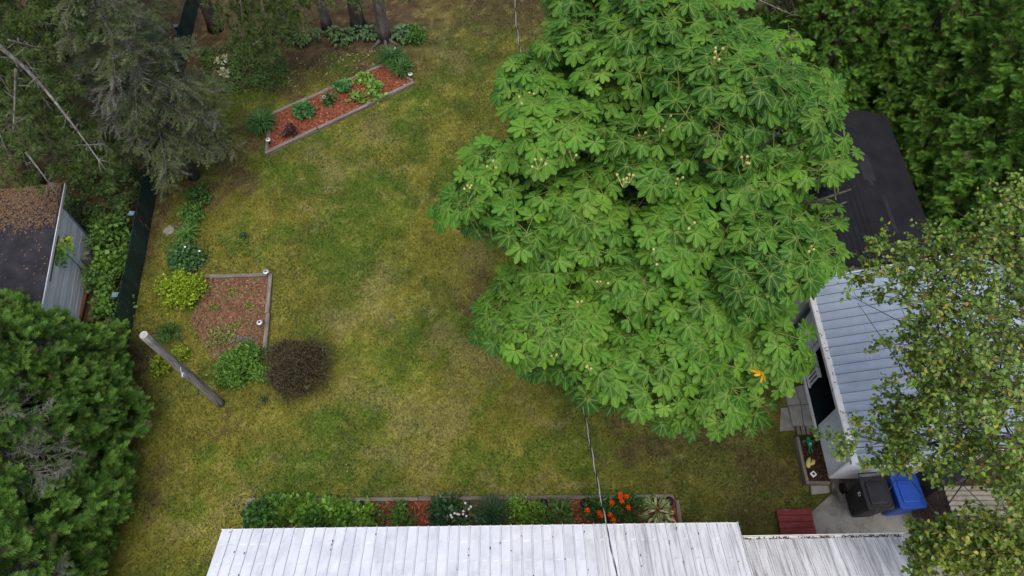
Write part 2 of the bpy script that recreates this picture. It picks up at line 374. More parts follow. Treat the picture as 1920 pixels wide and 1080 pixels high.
# ------------------------------------------------------------------ ground
C_GREEN = np.array((.086, .098, .018)); C_OLIVE = np.array((.150, .130, .025)); C_TAN = np.array((.235, .175, .080))
C_GOLD = np.array((.150, .120, .024)); C_SOIL = np.array((.115, .070, .042)); C_DUFF = np.array((.070, .040, .026)); C_LUSH = np.array((.074, .116, .015))
def blob(X, Y, px, py, rx, ry, nz, z=0):
    c = gp(px, py); e = gp(px + rx, py) - c; f = gp(px, py - ry) - c
    d = ((X - c[0]) / abs(e[0])) ** 2 + ((Y - c[1]) / abs(f[1])) ** 2
    return np.clip(1.15 - d - (nz - .5) * 3.2, 0, 1) * np.clip(1.6 - d * .6, 0, 1)
TANS = [(765, 765, 90, 70), (590, 395, 40, 16), (735, 325, 30, 14), (805, 566, 22, 14), (870, 690, 70, 60), (945, 690, 45, 60), (450, 905, 50, 55),
        (420, 975, 40, 70), (700, 760, 90, 50), (820, 790, 60, 50), (720, 560, 60, 60), (650, 620, 50, 40), (640, 300, 60, 30), (700, 240, 40, 22),
        (780, 870, 70, 40), (430, 610, 60, 60), (390, 640, 40, 40), (890, 480, 60, 50), (1000, 770, 60, 20), (340, 1020, 60, 40), (850, 640, 40, 60),
        (905, 930, 330, 16), (640, 945, 80, 14), (1080, 925, 90, 14), (350, 640, 30, 30), (820, 120, 60, 25)]
LUSH = [(690, 430, 60, 60), (700, 350, 45, 26), (560, 900, 110, 55), (900, 870, 90, 40), (720, 700, 70, 60), (900, 760, 40, 20), (760, 200, 60, 40), (840, 290, 40, 30),
        (920, 620, 30, 25), (640, 470, 50, 60), (1010, 870, 110, 30), (860, 580, 30, 30), (620, 250, 60, 20), (360, 960, 40, 60), (430, 850, 50, 40), (480, 450, 40, 50),
        (760, 640, 40, 60), (620, 820, 60, 40), (1060, 860, 80, 40), (560, 330, 60, 30), (700, 120, 80, 30)]
SOILS = [(960, 20, 120, 45), (1000, 60, 60, 40), (450, 130, 120, 40), (640, 85, 130, 22), (540, 150, 60, 30), (430, 55, 140, 55), (560, 40, 200, 40), (740, 40, 90, 50),
         (460, 345, 60, 22), (480, 250, 50, 40), (420, 330, 50, 60), (300, 400, 24, 40), (380, 400, 14, 90), (1330, 830, 150, 40), (1180, 780, 60, 30), (1440, 850, 50, 60),
         (1430, 930, 60, 40), (955, 640, 40, 40), (350, 885, 30, 25), (412, 765, 22, 12), (290, 860, 30, 60), (270, 1000, 30, 80), (1230, 850, 120, 30), (345, 350, 20, 30), (905, 545, 40, 40)]

def ground_col(X, Y):
    wx, wy = (fbm(X * .9, Y * .9, 4, 71) - .5) * 2.6, (fbm(X * .9 + 31, Y * .9, 4, 75) - .5) * 2.6
    n1 = fbm(X * .55, Y * .55, 4, 1); n2 = fbm(X * 1.7, Y * 1.7, 4, 5); n3 = fbm(X * 5, Y * 5, 3, 9); n4 = fbm(X * .9 + 50, Y * .9, 4, 13)
    g = sstep(.40, .60, n1 * .6 + n2 * .4)[..., None]
    c = C_OLIVE * g + C_GREEN * (1 - g)
    gold = (sstep(-3.5, -7.0, X) * sstep(3, 6, Y) * sstep(17, 13, Y) * sstep(.32, .55, n4))[..., None] * .8
    c = c * (1 - gold) + C_GOLD * gold
    for lst, cc, am in ((LUSH, C_LUSH, .62), (TANS, C_TAN, .46), (SOILS, C_SOIL, .75)):
        w = np.zeros(X.shape)
        for (px, py, rx, ry) in lst: w = np.maximum(w, blob(X + wx, Y + wy, px, py, rx, ry, n2 * .4 + n3 * .6))
        w = (w * am)[..., None]; c = c * (1 - w) + cc * w
    mossy = (sstep(1.5, 4.5, X) * sstep(9, 6, Y))[..., None] * .55 + (sstep(-3, 1, X) * sstep(13, 17, Y))[..., None] * .45
    moss = np.array((.078, .066, .020)) * (.75 + .5 * n2[..., None])
    c = c * (1 - mossy) + moss * mossy
    # needle litter under the conifers, soil beyond the fence, between the buildings
    duff = np.maximum.reduce([sstep(18.2, 20.5, Y + (n2 - .5) * 3) * sstep(-.5, -4.5, X + (n1 - .5) * 3),
                              sstep(-10.3, -11.2, X + (n2 - .5) * 1.0), sstep(7.3, 8.2, X + (n2 - .5)) , sstep(21, 24, Y + (n2 - .5) * 3) * .9,
                              sstep(-9.2, -9.8, X + (n2 - .5)) * sstep(9.5, 8, Y)])[..., None] * .92
    dcol = C_DUFF * (.65 + .8 * n3[..., None])
    c = c * (1 - duff) + dcol * duff
    n5 = fbm(X * 13, Y * 13, 3, 81)
    dry = (sstep(.58, .74, n3 * .5 + n5 * .5) * .32)[..., None]
    c = c * (1 - dry) + C_TAN * .9 * dry
    return c * np.array((1.13, 1.29, 1.15)) * (.76 + .48 * n3[..., None]) * (.80 + .40 * n2[..., None]) * (.72 + .56 * n5[..., None])

def ground_z(X, Y):
    return (fbm(X * .8, Y * .8, 3, 21) - .5) * .05

def axis(lo, hi, step, far):
    a = np.arange(lo, hi + step, step)
    left = lo - np.geomspace(1, far, 9)[::-1]; right = a[-1] + np.geomspace(1, far, 9)
    return np.concatenate((left, a, right))
gx = axis(-17, 15, .12, 400); gy = axis(1.0, 26, .12, 400)
GX, GY = np.meshgrid(gx, gy)
nx, ny = len(gx), len(gy)
GV = np.stack((GX, GY, ground_z(GX, GY)), -1).reshape(-1, 3)
idx = np.arange(nx * ny).reshape(ny, nx)
GF = np.stack((idx[:-1, :-1], idx[:-1, 1:], idx[1:, 1:], idx[1:, :-1]), -1).reshape(-1, 4)
ground = link('ground', mesh_np('ground', GV, GF, M['ground'], col=ground_col(GX, GY).reshape(-1, 3)))
tag(ground, 'patchy green and brown lawn with bare soil under the trees', 'ground', kind='structure')

# outlines of what is not lawn (world XY)
BED_UP = [tuple(gp(x, y, .12)[:2]) for x, y in ((497, 286), (777, 153), (722, 119), (507, 214))]
BED_SQ = [tuple(gp(x, y, .1)[:2]) for x, y in ((384, 521), (505, 518), (494, 668), (400, 672), (355, 600), (372, 560))]
BED_HS = [(-6.25, 2.6), (-6.25, 4.44), (3.9, 4.52), (3.95, 2.6)]
PAD = [tuple(gp(x, y)[:2]) for x, y in ((1521, 960), (1560, 925), (1556, 897), (1690, 870))] + [(10.2, 4.9), (10.2, 2.6), (6.9, 2.6)]
HARD = [BED_UP, BED_SQ, BED_HS, PAD, [(-6, -8), (-6, 3.0), (8.2, 3.0), (8.2, -8)], [(7.0, 4.7), (7.0, 15), (14, 15), (14, 4.7)], [(-16.5, 9), (-16.5, 13), (-12.4, 12.2), (-12, 9)]]

def blades(name, n, xr, yr, lo, hi, dens, label):
    X = R.uniform(*xr, n); Y = R.uniform(*yr, n)
    keep = np.ones(n, bool)
    for p in HARD: keep &= ~inpoly(X, Y, p)
    keep &= R.random(n) < dens(X, Y)
    X, Y = X[keep], Y[keep]; n = len(X)
    base = np.stack((X, Y, ground_z(X, Y)), -1)
    a = R.uniform(0, 2 * np.pi, n); tilt = R.uniform(.35, 1.25, n); L = R.uniform(lo, hi, n)
    d = np.stack((np.cos(a) * np.sin(tilt), np.sin(a) * np.sin(tilt), np.cos(tilt)), -1)
    side = np.stack((-np.sin(a), np.cos(a), np.zeros(n)), -1) * (R.uniform(.006, .013, n))[:, None]
    V = np.stack((base - side, base + side, base + d * L[:, None]), 1)
    c = ground_col(X, Y) * R.uniform(.6, 1.6, n)[:, None]
    c *= np.where(R.random(n) < .3, 1, 0)[:, None] * np.array((-.12, .10, -.05)) + 1
    straw = R.random(n) < .035
    c[straw] = np.array((.30, .25, .11)) * R.uniform(.5, 1.05, straw.sum())[:, None]
    clov = R.random(n) < .10
    c[clov] = c[clov] * .55 + np.array((.05, .10, .015)) * .6
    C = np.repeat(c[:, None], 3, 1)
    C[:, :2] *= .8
    o = link(name, mesh_np(name, V.reshape(-1, 3), np.arange(n * 3).reshape(-1, 3), M['blade'], col=C.reshape(-1, 3)))
    tag(o, label, 'grass', kind='stuff')
def gdens(X, Y):
    n = fbm(X * 1.3, Y * 1.3, 3, 33)
    return np.clip(.45 + n * .9, 0, 1) * (1 - .85 * np.maximum(sstep(18.5, 20.5, Y) * sstep(0, -4, X), np.maximum(sstep(-10.4, -11, X), sstep(7.2, 7.8, X))))
blades('grass', 560000, (-11.2, 7.6), (2.4, 24), .03, .085, gdens, 'short patchy grass covering the lawn')

# ------------------------------------------------------------------ roofs and buildings
def panel_mesh(name, w, L, rh, rw, matA, matB, segs, dent=.0, cor=0, corh=.008):
    """one metal roof sheet: local X across, local Y up the slope, a folded seam along its -X edge"""
    prof = [(-w / 2 - rw, 0, 0), (-w / 2 - rw * .5, rh, 1), (-w / 2 + rw * .5, rh, 0), (-w / 2 + rw, 0, 1)]
    x0, x1 = -w / 2 + rw, w / 2 - rw
    if cor:
        for k in range(cor):
            for q, h in ((.3, 0), (.42, corh), (.58, corh), (.7, 0)):
                prof.append((x0 + (x1 - x0) * (k + q) / cor, h, 0))
    else:
        prof += [(x0 + (x1 - x0) * .33, .0, 0), (x0 + (x1 - x0) * .66, .0, 0)]
    prof.append((x1, 0, 0))
    ys = segs; V = []; F = []; mi = []
    n = len(prof)
    for j, y in enumerate(ys):
        for i, (x, z, _) in enumerate(prof):
            dz = R.normal(0, dent) if (4 <= i < n - 1 and dent) else 0
            V.append((x, y, z + dz))
    for j in range(len(ys) - 1):
        for i in range(n - 1):
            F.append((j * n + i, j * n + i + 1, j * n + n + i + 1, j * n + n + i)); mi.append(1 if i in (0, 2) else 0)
    me = bpy.data.meshes.new(name); me.from_pydata(V, [], F); me.update()
    me.materials.append(matA); me.materials.append(matB)
    me.polygons.foreach_set('material_index', mi)
    return me

def siding(mb, a, b, z0, z1, step, out, depth=.028):
    """lapped horizontal siding between a and b (XY), outward normal out"""
    a = np.array(a, float); b = np.array(b, float); out = np.array(out, float)
    z = z0
    while z < z1 - 1e-4:
        zt = min(z + step, z1)
        zm = z + (zt - z) * .6
        mb.add([(*(a + out * depth), z), (*(b + out * depth), z), (*(b + out * depth), zm), (*(a + out * depth), zm)], [(0, 1, 2, 3)])
        mb.add([(*(a + out * depth), zm), (*(b + out * depth), zm), (*(b + out * .001), zt), (*(a + out * .001), zt)], [(0, 1, 2, 3)])
        mb.add([(*(a + out * depth), z), (*(b + out * depth), z), (*b, z), (*a, z)], [(3, 2, 1, 0)])
        z = zt

# ---- the house at the bottom edge
house = empty('house', (-.6, 0, 0), 'house with a wide white ribbed metal roof below the flower bed', 'house')
b = MB(); b.box((-.62, -1.2, 1.3), (9.7, 7.6, 2.6)); hw = b.build('wall', M['white'], house)
TH = math.radians(19.0)
E0 = np.array((-5.72, 3.17, 2.70)); E1 = np.array((4.48, 3.30, 2.70))
ed = unit(E1 - E0); yaw = math.atan2(ed[1], ed[0])
rl = 5.0
up = np.array((math.sin(yaw) * math.cos(TH), -math.cos(yaw) * math.cos(TH), math.sin(TH)))
nrm = np.cross(ed, -up); nrm = nrm / np.linalg.norm(nrm)
if nrm[2] < 0: nrm = -nrm
b = MB()
q0, q1 = E0 - nrm * .03, E1 - nrm * .03
q2, q3 = q1 + up * rl, q0 + up * rl
bk = np.array((0, -4.7, -1.6))
b.add([q0, q1, q2, q3, q3 + bk, q2 + bk], [(0, 1, 2, 3), (3, 2, 5, 4)])
b.add([q0 - (0, 0, .14), q1 - (0, 0, .14), q1, q0], [(0, 1, 2, 3)])
b.add([q0 - (0, 0, .14), q0, q3, q3 - (0, 0, .14)], [(0, 1, 2, 3)]); b.add([q1 - (0, 0, .14), q1, q2, q2 - (0, 0, .14)], [(3, 2, 1, 0)])
roof = b.build('roof', M['white'], house)
segs = [-.03, .0, .12, .3, .32, .5, .7, .72, .9, 1.1, 1.4, 2.2, 3.2, rl]
PWm = .2035
npan = int(np.linalg.norm(E1 - E0) / PWm)
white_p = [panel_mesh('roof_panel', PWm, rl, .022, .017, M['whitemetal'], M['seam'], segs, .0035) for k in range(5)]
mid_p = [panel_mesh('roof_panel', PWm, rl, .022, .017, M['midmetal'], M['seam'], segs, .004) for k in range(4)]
for i in range(npan + 1):
    p = E0 + ed * (PWm * (i + .5) + .004)
    if i == npan: continue
    streak = p[0] > 1.75 + R.normal(0, .25)
    o = link('roof_panel', (mid_p if streak else white_p)[R.integers(4)], roof, p + nrm * R.uniform(0, .003), (TH, 0, math.pi + yaw))
# loose rusty fasteners on the seams
b = MB()
for i in range(34):
    p = E0 + ed * (PWm * R.integers(1, npan) + R.normal(0, .006)) + up * R.uniform(.05, 1.2) + nrm * .024
    b.box(p, (.018, R.uniform(.02, .05), .006), rz=R.uniform(-.2, .2))
link_o = b.build('fasteners', M['twig'], house); tag(link_o, kind='stuff')
b = MB(); b.box(tuple((E0 + E1) / 2 + np.array((0, .015, -.07))), (10.2, .02, .13), rz=yaw); b.build('fascia', M['white'], house)

# ---- lower lean-to roof joined to the house
lean = empty('lean_to', (6.2, 1, 0), 'lower lean-to with a streaked and weathered ribbed metal roof', 'lean-to')
b = MB(); b.box((6.1, .6, 1.1), (3.3, 4.0, 2.2)); b.build('wall', M['white'], lean)
L0 = np.array((4.46, 3.06, 2.28)); L1 = np.array((7.93, 3.12, 2.28)); ld = unit(L1 - L0); ly = math.atan2(ld[1], ld[0])
lup = np.array((math.sin(ly) * math.cos(TH), -math.cos(ly) * math.cos(TH), math.sin(TH)))
lnr = np.array((0, math.sin(TH), math.cos(TH)))
b = MB(); q0, q1 = L0 - lnr * .03, L1 - lnr * .03; q2, q3 = q1 + lup * 3.6, q0 + lup * 3.6
b.add([q0, q1, q2, q3], [(0, 1, 2, 3)]); b.add([q1 - (0, 0, .1), q1, q2, q2 - (0, 0, .1)], [(3, 2, 1, 0)])
lroof = b.build('roof', M['white'], lean)
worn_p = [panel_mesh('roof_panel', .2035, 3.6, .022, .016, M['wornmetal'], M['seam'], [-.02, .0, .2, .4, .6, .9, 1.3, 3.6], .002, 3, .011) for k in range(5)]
for i in range(17):
    p = L0 + ld * (.2035 * (i + .5) + .005)
    link('roof_panel', worn_p[R.integers(5)], lroof, p + lnr * R.uniform(0, .004), (TH, 0, math.pi + ly))
b = MB()
gm = (L0 + L1) / 2 + np.array((0, .045, -.05))
for dy, dz, wy, hz in ((.05, .0, .012, .09), (-.05, .0, .012, .09), (0, -.045, .11, .012)):
    b.box(gm + (0, dy, dz), (3.47, wy, hz), rz=ly)
gt = b.build('gutter', M['gutter'], lean)
b = MB()
for i in range(160):
    x = R.uniform(-1.7, 1.7); b.box(gm + (x, x * math.tan(ly) + R.uniform(-.035, .035), R.uniform(-.035, -.01)), (R.uniform(.02, .09), .012, .012), rz=R.uniform(0, 3))
tag(b.build('leaf_litter', M['twig'], gt), kind='stuff')

# ---- cabin with porch
cabin = empty('cabin', (8.6, 6.8, 0), 'white sided cabin with pale blue metal roof and open porch', 'cabin')
b = MB(); siding(b, (7.62, 4.98), (7.62, 6.14), .12, 2.38, .105, (-1, 0)); siding(b, (10.4, 4.98), (7.62, 4.98), .12, 2.38, .105, (0, -1))
b.box((7.68, 5.56, 1.22), (.10, 1.12, 2.3)); b.box((9.0, 5.05, 1.22), (2.7, .10, 2.3))
b.add([(7.66, 5.0, 2.38), (10.4, 5.0, 2.38), (10.4, 5.0, 3.55)], [(0, 1, 2)])
b.build('wall', M['white'], cabin)
b = MB(); b.box((7.615, 4.975, 1.24), (.07, .07, 2.3)); b.build('corner_trim', M['white'], cabin)
b = MB(); siding(b, (7.62, 8.05), (7.62, 8.88), .9, 2.38, .12, (-1, 0)); b.box((7.68, 8.46, 1.2), (.1, .82, 2.36)); siding(b, (7.62, 8.05), (7.62, 8.88), .05, .9, .12, (-1, 0))
b.build('porch_end_wall', M['white'], cabin)
b = MB(); b.box((9.6, 6.6, 1.2), (.1, 4.5, 2.4)); b.box((8.6, 8.9, 1.2), (2.1, .08, 2.4)); b.build('back_wall', M['darkwall'], cabin)
b = MB(); b.box((8.55, 7.1, .14), (1.9, 1.95, .26)); b.box((8.55, 8.5, .14), (1.9, .8, .26)); b.build('porch_floor', M['carpet'], cabin)
b = MB(); b.box((7.575, 7.1, .2), (.045, 1.92, .1), ch=.005); b.build('floor_edge', M['white'], cabin)
for yy in (6.2, 7.98):
    b = MB(); b.box((7.66, yy, 1.32), (.09, .09, 2.1), ch=.008); b.build('post', M['white'], cabin)
# railing between the posts on the north half of the opening
b = MB(); b.box((7.62, 7.6, .98), (.10, .75, .05), ch=.006); rail = b.build('railing', M['white'], cabin)
for k in range(7):
    b = MB(); b.box((7.62, 7.28 + k * .107, .62), (.035, .035, .66)); b.build('baluster', M['white'], rail)
b = MB(); b.box((7.62, 7.6, .31), (.05, .73, .04)); b.build('bottom_rail', M['white'], rail)
# roof of the cabin
CT = math.radians(21)
cup = np.array((math.cos(CT), 0, math.sin(CT))); cn = np.array((-math.sin(CT), 0, math.cos(CT)))
cE = np.array((7.30, 0, 2.47)); y0c, y1c = 4.58, 9.12; RL = 3.3
b = MB(); o1 = cE - cn * .04
P4 = [o1 + (0, y0c, 0), o1 + cup * RL + (0, y0c, 0), o1 + cup * RL + (0, y1c, 0), o1 + (0, y1c, 0)]
b.add(P4 + [p - np.array((0, 0, .06)) for p in P4], [(0, 1, 2, 3), (7, 6, 5, 4), (0, 4, 5, 1), (3, 2, 6, 7), (1, 5, 6, 2)])
rg = o1 + cup * RL; dn = np.array((2.6, 0, -1.0))
b.add([rg + (0, y0c, 0), rg + (0, y1c, 0), rg + dn + (0, y1c, 0), rg + dn + (0, y0c, 0)], [(0, 3, 2, 1)])
croof = b.build('roof', M['bluemetal'], cabin)
nb = 20; pw = (y1c - y0c) / nb
rows = [(0.0, .86), (.83, 1.72), (1.69, RL)]
for r_, (a0, a1) in enumerate(rows):
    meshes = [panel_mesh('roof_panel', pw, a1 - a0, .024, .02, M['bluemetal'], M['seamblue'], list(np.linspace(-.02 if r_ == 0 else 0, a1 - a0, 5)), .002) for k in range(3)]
    for i in range(nb):
        p = cE + cup * a0 + cn * (.006 - .004 * r_ + .003 * R.random()) + np.array((0, y0c + pw * (i + .5), 0))
        o = link('roof_panel', meshes[R.integers(3)], croof, p)
        mat = Matrix((( 0, cup[0], cn[0]), (-1, 0, 0), (0, cup[2], cn[2]))).to_4x4()
        o.rotation_euler = mat.to_euler()
    if r_ > 0:
        b = MB(); pa = cE + cup * a0 + cn * .004
        b.add([pa + (0, y0c, 0), pa + cup * .014 + (0, y0c, 0) + cn * .006, pa + cup * .014 + (0, y1c, 0) + cn * .006, pa + (0, y1c, 0)], [(0, 1, 2, 3)])
        b.build('lap_line', M['seamblue'], croof)
# gutter and rakes
b = MB()
for dx, dz, wx, hz in ((-.075, .0, .012, .1), (.065, .0, .012, .1), (-.005, -.05, .15, .012)):
    b.box((7.225 + dx, (y0c + y1c) / 2, 2.42 + dz), (wx, y1c - y0c, hz))
b.box((7.225, (y0c + y1c) / 2, 2.468), (.13, y1c - y0c - .02, .008))
cg = b.build('gutter', M['gutter'], cabin)
b = MB()
for i in range(18):
    yy = R.uniform(y0c, y1c); b.box((7.225 + R.uniform(-.06, .06), yy, 2.476), (.012, R.uniform(.015, .07), .008), rz=R.uniform(0, 3))
tag(b.build('leaf_litter', M['twig'], cg), kind='stuff')
for nm, yy in (('rake_board', y0c - .014), ('rake_board', y1c + .014)):
    p0 = cE + np.array((0, yy, -.03)); p1 = p0 + cup * RL
    plank(nm, cabin, p0, p1, .026, .15, M['white'])
# white gable wall and grey batten between the cabin and the shingled shed
b = MB(); b.add([(7.45, 9.2, 2.42), (9.9, 9.2, 2.42), (9.9, 9.2, 3.3), (7.45, 9.2, 2.56)], [(0, 1, 2, 3)]); b.box((7.9, 9.22, 2.58), (.9, .14, .03)); b.build('gable_flashing', M['white'], cabin)
plank('batten', cabin, (7.45, 9.1, 2.62), (7.72, 9.45, 2.74), .05, .04, M['timber'])

# ---- shed with dark shingles
shed = empty('shingled_shed', (8.9, 11.8, 0), 'shed with a dark asphalt shingle roof before the cedar hedge', 'shed')
b = MB(); b.box((8.85, 11.75, 1.25), (2.9, 5.0, 2.5)); b.build('wall', M['white'], shed)
rx0, rx1, ry0, ry1 = 7.25, 10.45, 9.3, 14.42
zr, ze, xr_ = 3.02, 2.78, 8.95
b = MB()
b.add([(rx0, ry0, ze - .03), (xr_, ry0, zr - .03), (xr_, ry1, zr - .03), (rx0, ry1, ze - .03), (rx1, ry0, ze - .06), (rx1, ry1, ze - .06)], [(0, 1, 2, 3), (1, 4, 5, 2)])
b.add([(rx0, ry0, ze - .15), (xr_, ry0, zr - .15), (rx1, ry0, ze - .18), (rx1, ry0, ze - .06), (xr_, ry0, zr - .03), (rx0, ry0, ze - .03)], [(0, 1, 4, 5), (1, 2, 3, 4)])
b.add([(rx1, ry0, ze - .18), (rx1, ry1, ze - .18), (rx1, ry1, ze - .06), (rx1, ry0, ze - .06)], [(0, 1, 2, 3)])
sroof = b.build('roof', M['felt'], shed)
def shingles(side):
    a = MB(); f = MB()
    xe = rx0 if side < 0 else rx1; zee = ze if side < 0 else ze - .03
    n = 13; run = (xr_ - xe) / n
    for i in range(n):
        xa = xe + run * i; xb = xe + run * (i + 1.12)
        za = zee + (zr - zee) * i / n + .012; zb = zee + (zr - zee) * (i + 1.12) / n + .002
        y = ry0 - (.15 if i % 2 else 0)
        while y < ry1:
            ya, yb = max(y, ry0), min(y + .295, ry1)
            if yb - ya > .02:
                j = R.normal(0, .002)
                vs = [(xa + R.normal(0, .003), ya, za + j), (xa + R.normal(0, .003), yb, za + j), (xb, yb, zb), (xb, ya, zb), (xa, ya, za - .012), (xa, yb, za - .012)]
                c = pj(np.array(((xa + xb) / 2, (ya + yb) / 2, za)))
                # two faded runs of newer shingles
                fad = side > 0 and ((1612 < c[0] < 1645 and 285 < c[1] < 345 and i in (9, 10)) or (i == 8 and 370 < c[1] < 430) or (i in (10, 11) and 300 < c[1] < 330))
                fs = [(0, 3, 2, 1), (0, 1, 5, 4)] if side < 0 else [(0, 1, 2, 3), (0, 4, 5, 1)]
                (f if fad else a).add(vs, fs)
            y += .30
    tag(a.build('shingles', M['shingle'], sroof), kind='stuff')
    if f.v: tag(f.build('faded_shingles', M['shingle2'], sroof), 'lighter grey replacement shingles', kind='stuff')
shingles(-1); shingles(1)

# ---- neighbour's shed behind the fence
A = np.array((-12.36, 11.95)); B = np.array((-11.96, 9.81)); wd = unit(B - A); on = np.array((-wd[1], wd[0]))
if on[0] < 0: on = -on
Bx = B + wd * 1.3
nshed = empty('neighbour_shed', (*(A - on * 2), 0), 'low white board shed with needle-strewn black felt roof behind the fence', 'shed')
HZ = 1.82
b = MB(); c4 = [A - on * .02, Bx - on * .02, Bx - on * 4.2, A - on * 4.2]; b.prism([tuple(p) for p in c4], .02, HZ - .06); b.build('wall', M['whitewood'], nshed)
nbds = 9; bh = 1.30 / nbds
for k in range(nbds):
    z = .05 + bh * (k + .5); j = R.normal(0, .004)
    plank('board', nshed, (*(A + on * (.01 + j)), z), (*(Bx + on * (.01 + j)), z), .022, bh - .008, M['whitewood'], ch=.003)
plank('fascia', nshed, (*(A + on * .02), 1.585), (*(Bx + on * .02), 1.585), .03, .44, M['white'], ch=.004)
plank('corner_trim', nshed, (*(A + on * .015 - wd * .03), .03), (*(A + on * .015 - wd * .03), HZ - .02), .05, .05, M['fencecap'], ch=.004)
plank('trim_board', nshed, (*(A + on * .05 + wd * .95), 1.70), (*(A + on * .05 + wd * 2.4), 1.70), .035, .09, M['timber'], ch=.004)
b = MB(); An = A - wd * .75
q = [An + on * .06, Bx + on * .06, Bx - on * 4.4, An - on * 4.4]
zz = [HZ, HZ, HZ + .25, HZ + .25]
b.add([(*p, z) for p, z in zip(q, zz)] + [(*p, z - .06) for p, z in zip(q, zz)], [(0, 3, 2, 1), (4, 5, 6, 7), (0, 1, 5, 4), (1, 2, 6, 5), (2, 3, 7, 6), (3, 0, 4, 7)])
nroof = b.build('roof', M['felt'], nshed)
me_fl = nroof.data
plank('drip_edge', nshed, (*(An + on * .075), HZ - .02), (*(Bx + on * .075), HZ - .02), .02, .09, M['whitewood'], ch=.003)
# needle litter on the roof
n = 17000; tA = R.random(n) ** 1.5 * np.linalg.norm(Bx - An); tB = R.random(n) * 4.2
nz = fbm(tA * 1.4, tB * 1.4, 4, 41)
keep = R.random(n) < np.clip((1.45 - tA) * 2.2 + .04 + (nz > .56) * .5 * (tA < 3), .03, 1); tA, tB = tA[keep], tB[keep]; n = len(tA)
XY = An + wd * tA[:, None] - on * tB[:, None]
zb = HZ + .25 * (tB + .06) / 4.46 + R.uniform(.004, .03, n)
ang = R.uniform(0, 2 * np.pi, n); Ln = R.uniform(.03, .09, n); dd = np.stack((np.cos(ang), np.sin(ang), np.zeros(n)), -1); s_ = np.stack((-np.sin(ang), np.cos(ang), np.zeros(n)), -1) * .014
b0 = np.stack((XY[:, 0], XY[:, 1], zb), -1)
V = np.stack((b0 - s_, b0 + s_, b0 + dd * Ln[:, None]), 1)
cc = np.array((.18, .115, .07)) * R.uniform(.5, 1.5, n)[:, None]
o = link('needle_litter', mesh_np('needle_litter', V.reshape(-1, 3), np.arange(n * 3).reshape(-1, 3), M['chip'], col=np.repeat(cc, 3, 0)), nroof, (0, 0, 0)); tag(o, kind='stuff')

# things beside that shed
st = gp(173, 497); stump = empty('stump', st, 'grey weathered stump against the white board shed', 'stump')
b = MB(); b.lathe(st + (0, 0, .0), [(.21, 0), (.2, .12), (.185, .4), (.18, .46), (.15, .475)], 16); b.v = [tuple(np.array(v) + R.normal(0, .008, 3)) for v in b.v]; b.build('body', M['stump'], stump)
b = MB(); b.lathe(st + (0, 0, .476), [(.165, 0), (.16, .03), (.1, .036)], 14); b.build('top', M['rock'], stump)
for (a, c2, r0, lab) in (((163, 536, .1), (154, 580, .1), .055, 'thin brown log lying along the foot of the white shed'), ((184, 540, .1), (172, 585, .1), .07, 'thick brown log lying beside the thin one near the fence')):
    p0, p1 = gp(*a), gp(*c2); pm = (p0 + p1) / 2 + (.01, 0, .01)
    b = MB(); b.tube([p0, pm, p1 + (p1 - p0) * .4], [r0, r0 * 1.05, r0 * .9], 10); lg = b.build('log', M['rustlog'], None, True); tag(lg, lab, 'log', 'logs by the shed')

# ------------------------------------------------------------------ fence
fence = empty('fence', (-10.9, 14, 0), 'low dark green slatted fence along the edge of the yard', 'fence')
FP = np.array(((-10.22, 7.7), (-10.41, 9.3), (-10.99, 14.07), (-11.79, 23.18), (-11.95, 25)))
seg = np.linalg.norm(np.diff(FP, axis=0), axis=1); cum = np.concatenate(([0], np.cumsum(seg)))
def fpt(s):
    i = min(max(np.searchsorted(cum, s) - 1, 0), len(seg) - 1); t = (s - cum[i]) / seg[i]; d = unit(FP[i + 1] - FP[i]); return FP[i] + d * seg[i] * t, d
FH = .92
slats = []
for k in range(3):
    b = MB(); b.box((0, 0, FH / 2 + .02), (.158, .022, FH), ch=.006); slats.append(b.mesh('slat', M['fence']))
s = .1
while s < cum[-1]:
    p, d = fpt(s); o = link('slat', slats[R.integers(3)], fence, (p[0], p[1], R.normal(0, .008)))
    o.rotation_euler = (R.normal(0, .012), R.normal(0, .012), math.atan2(d[1], d[0]) + R.normal(0, .05)); s += .172
for z in (.22, .74):
    for i in range(len(FP) - 1):
        d = unit(FP[i + 1] - FP[i]); nn = np.array((-abs(d[1]), d[0] * np.sign(d[1])))
        plank('rail', fence, (*(FP[i] + nn * .035), z), (*(FP[i + 1] + nn * .035), z), .035, .06, M['fence'], ch=.003)
yA, yB = gp(253, 400, .97)[1], gp(222, 553, .97)[1]; dpost = yA - yB
for k in range(-1, 6):
    yy = yB + dpost * k; sidx = np.interp(yy, FP[:, 1], cum); p, d = fpt(sidx); nn = np.array((-abs(d[1]), abs(d[0])))
    q = p + nn * .10
    b = MB(); b.box((*q, .47), (.09, .09, .94), ch=.006); po = b.build('post', M['fence'], fence)
    b = MB(); b.box((*q, .96), (.15, .15, .03), ch=.008); b.box((*q, .985), (.10, .10, .03), ch=.01); b.build('cap', M['fencecap'], po)
tag(plank('stick', None, gp(273, 421, .55), gp(284, 437, .04), .03, .03, M['rustlog']), 'reddish brown stick leaning on the dark green fence', 'stick')

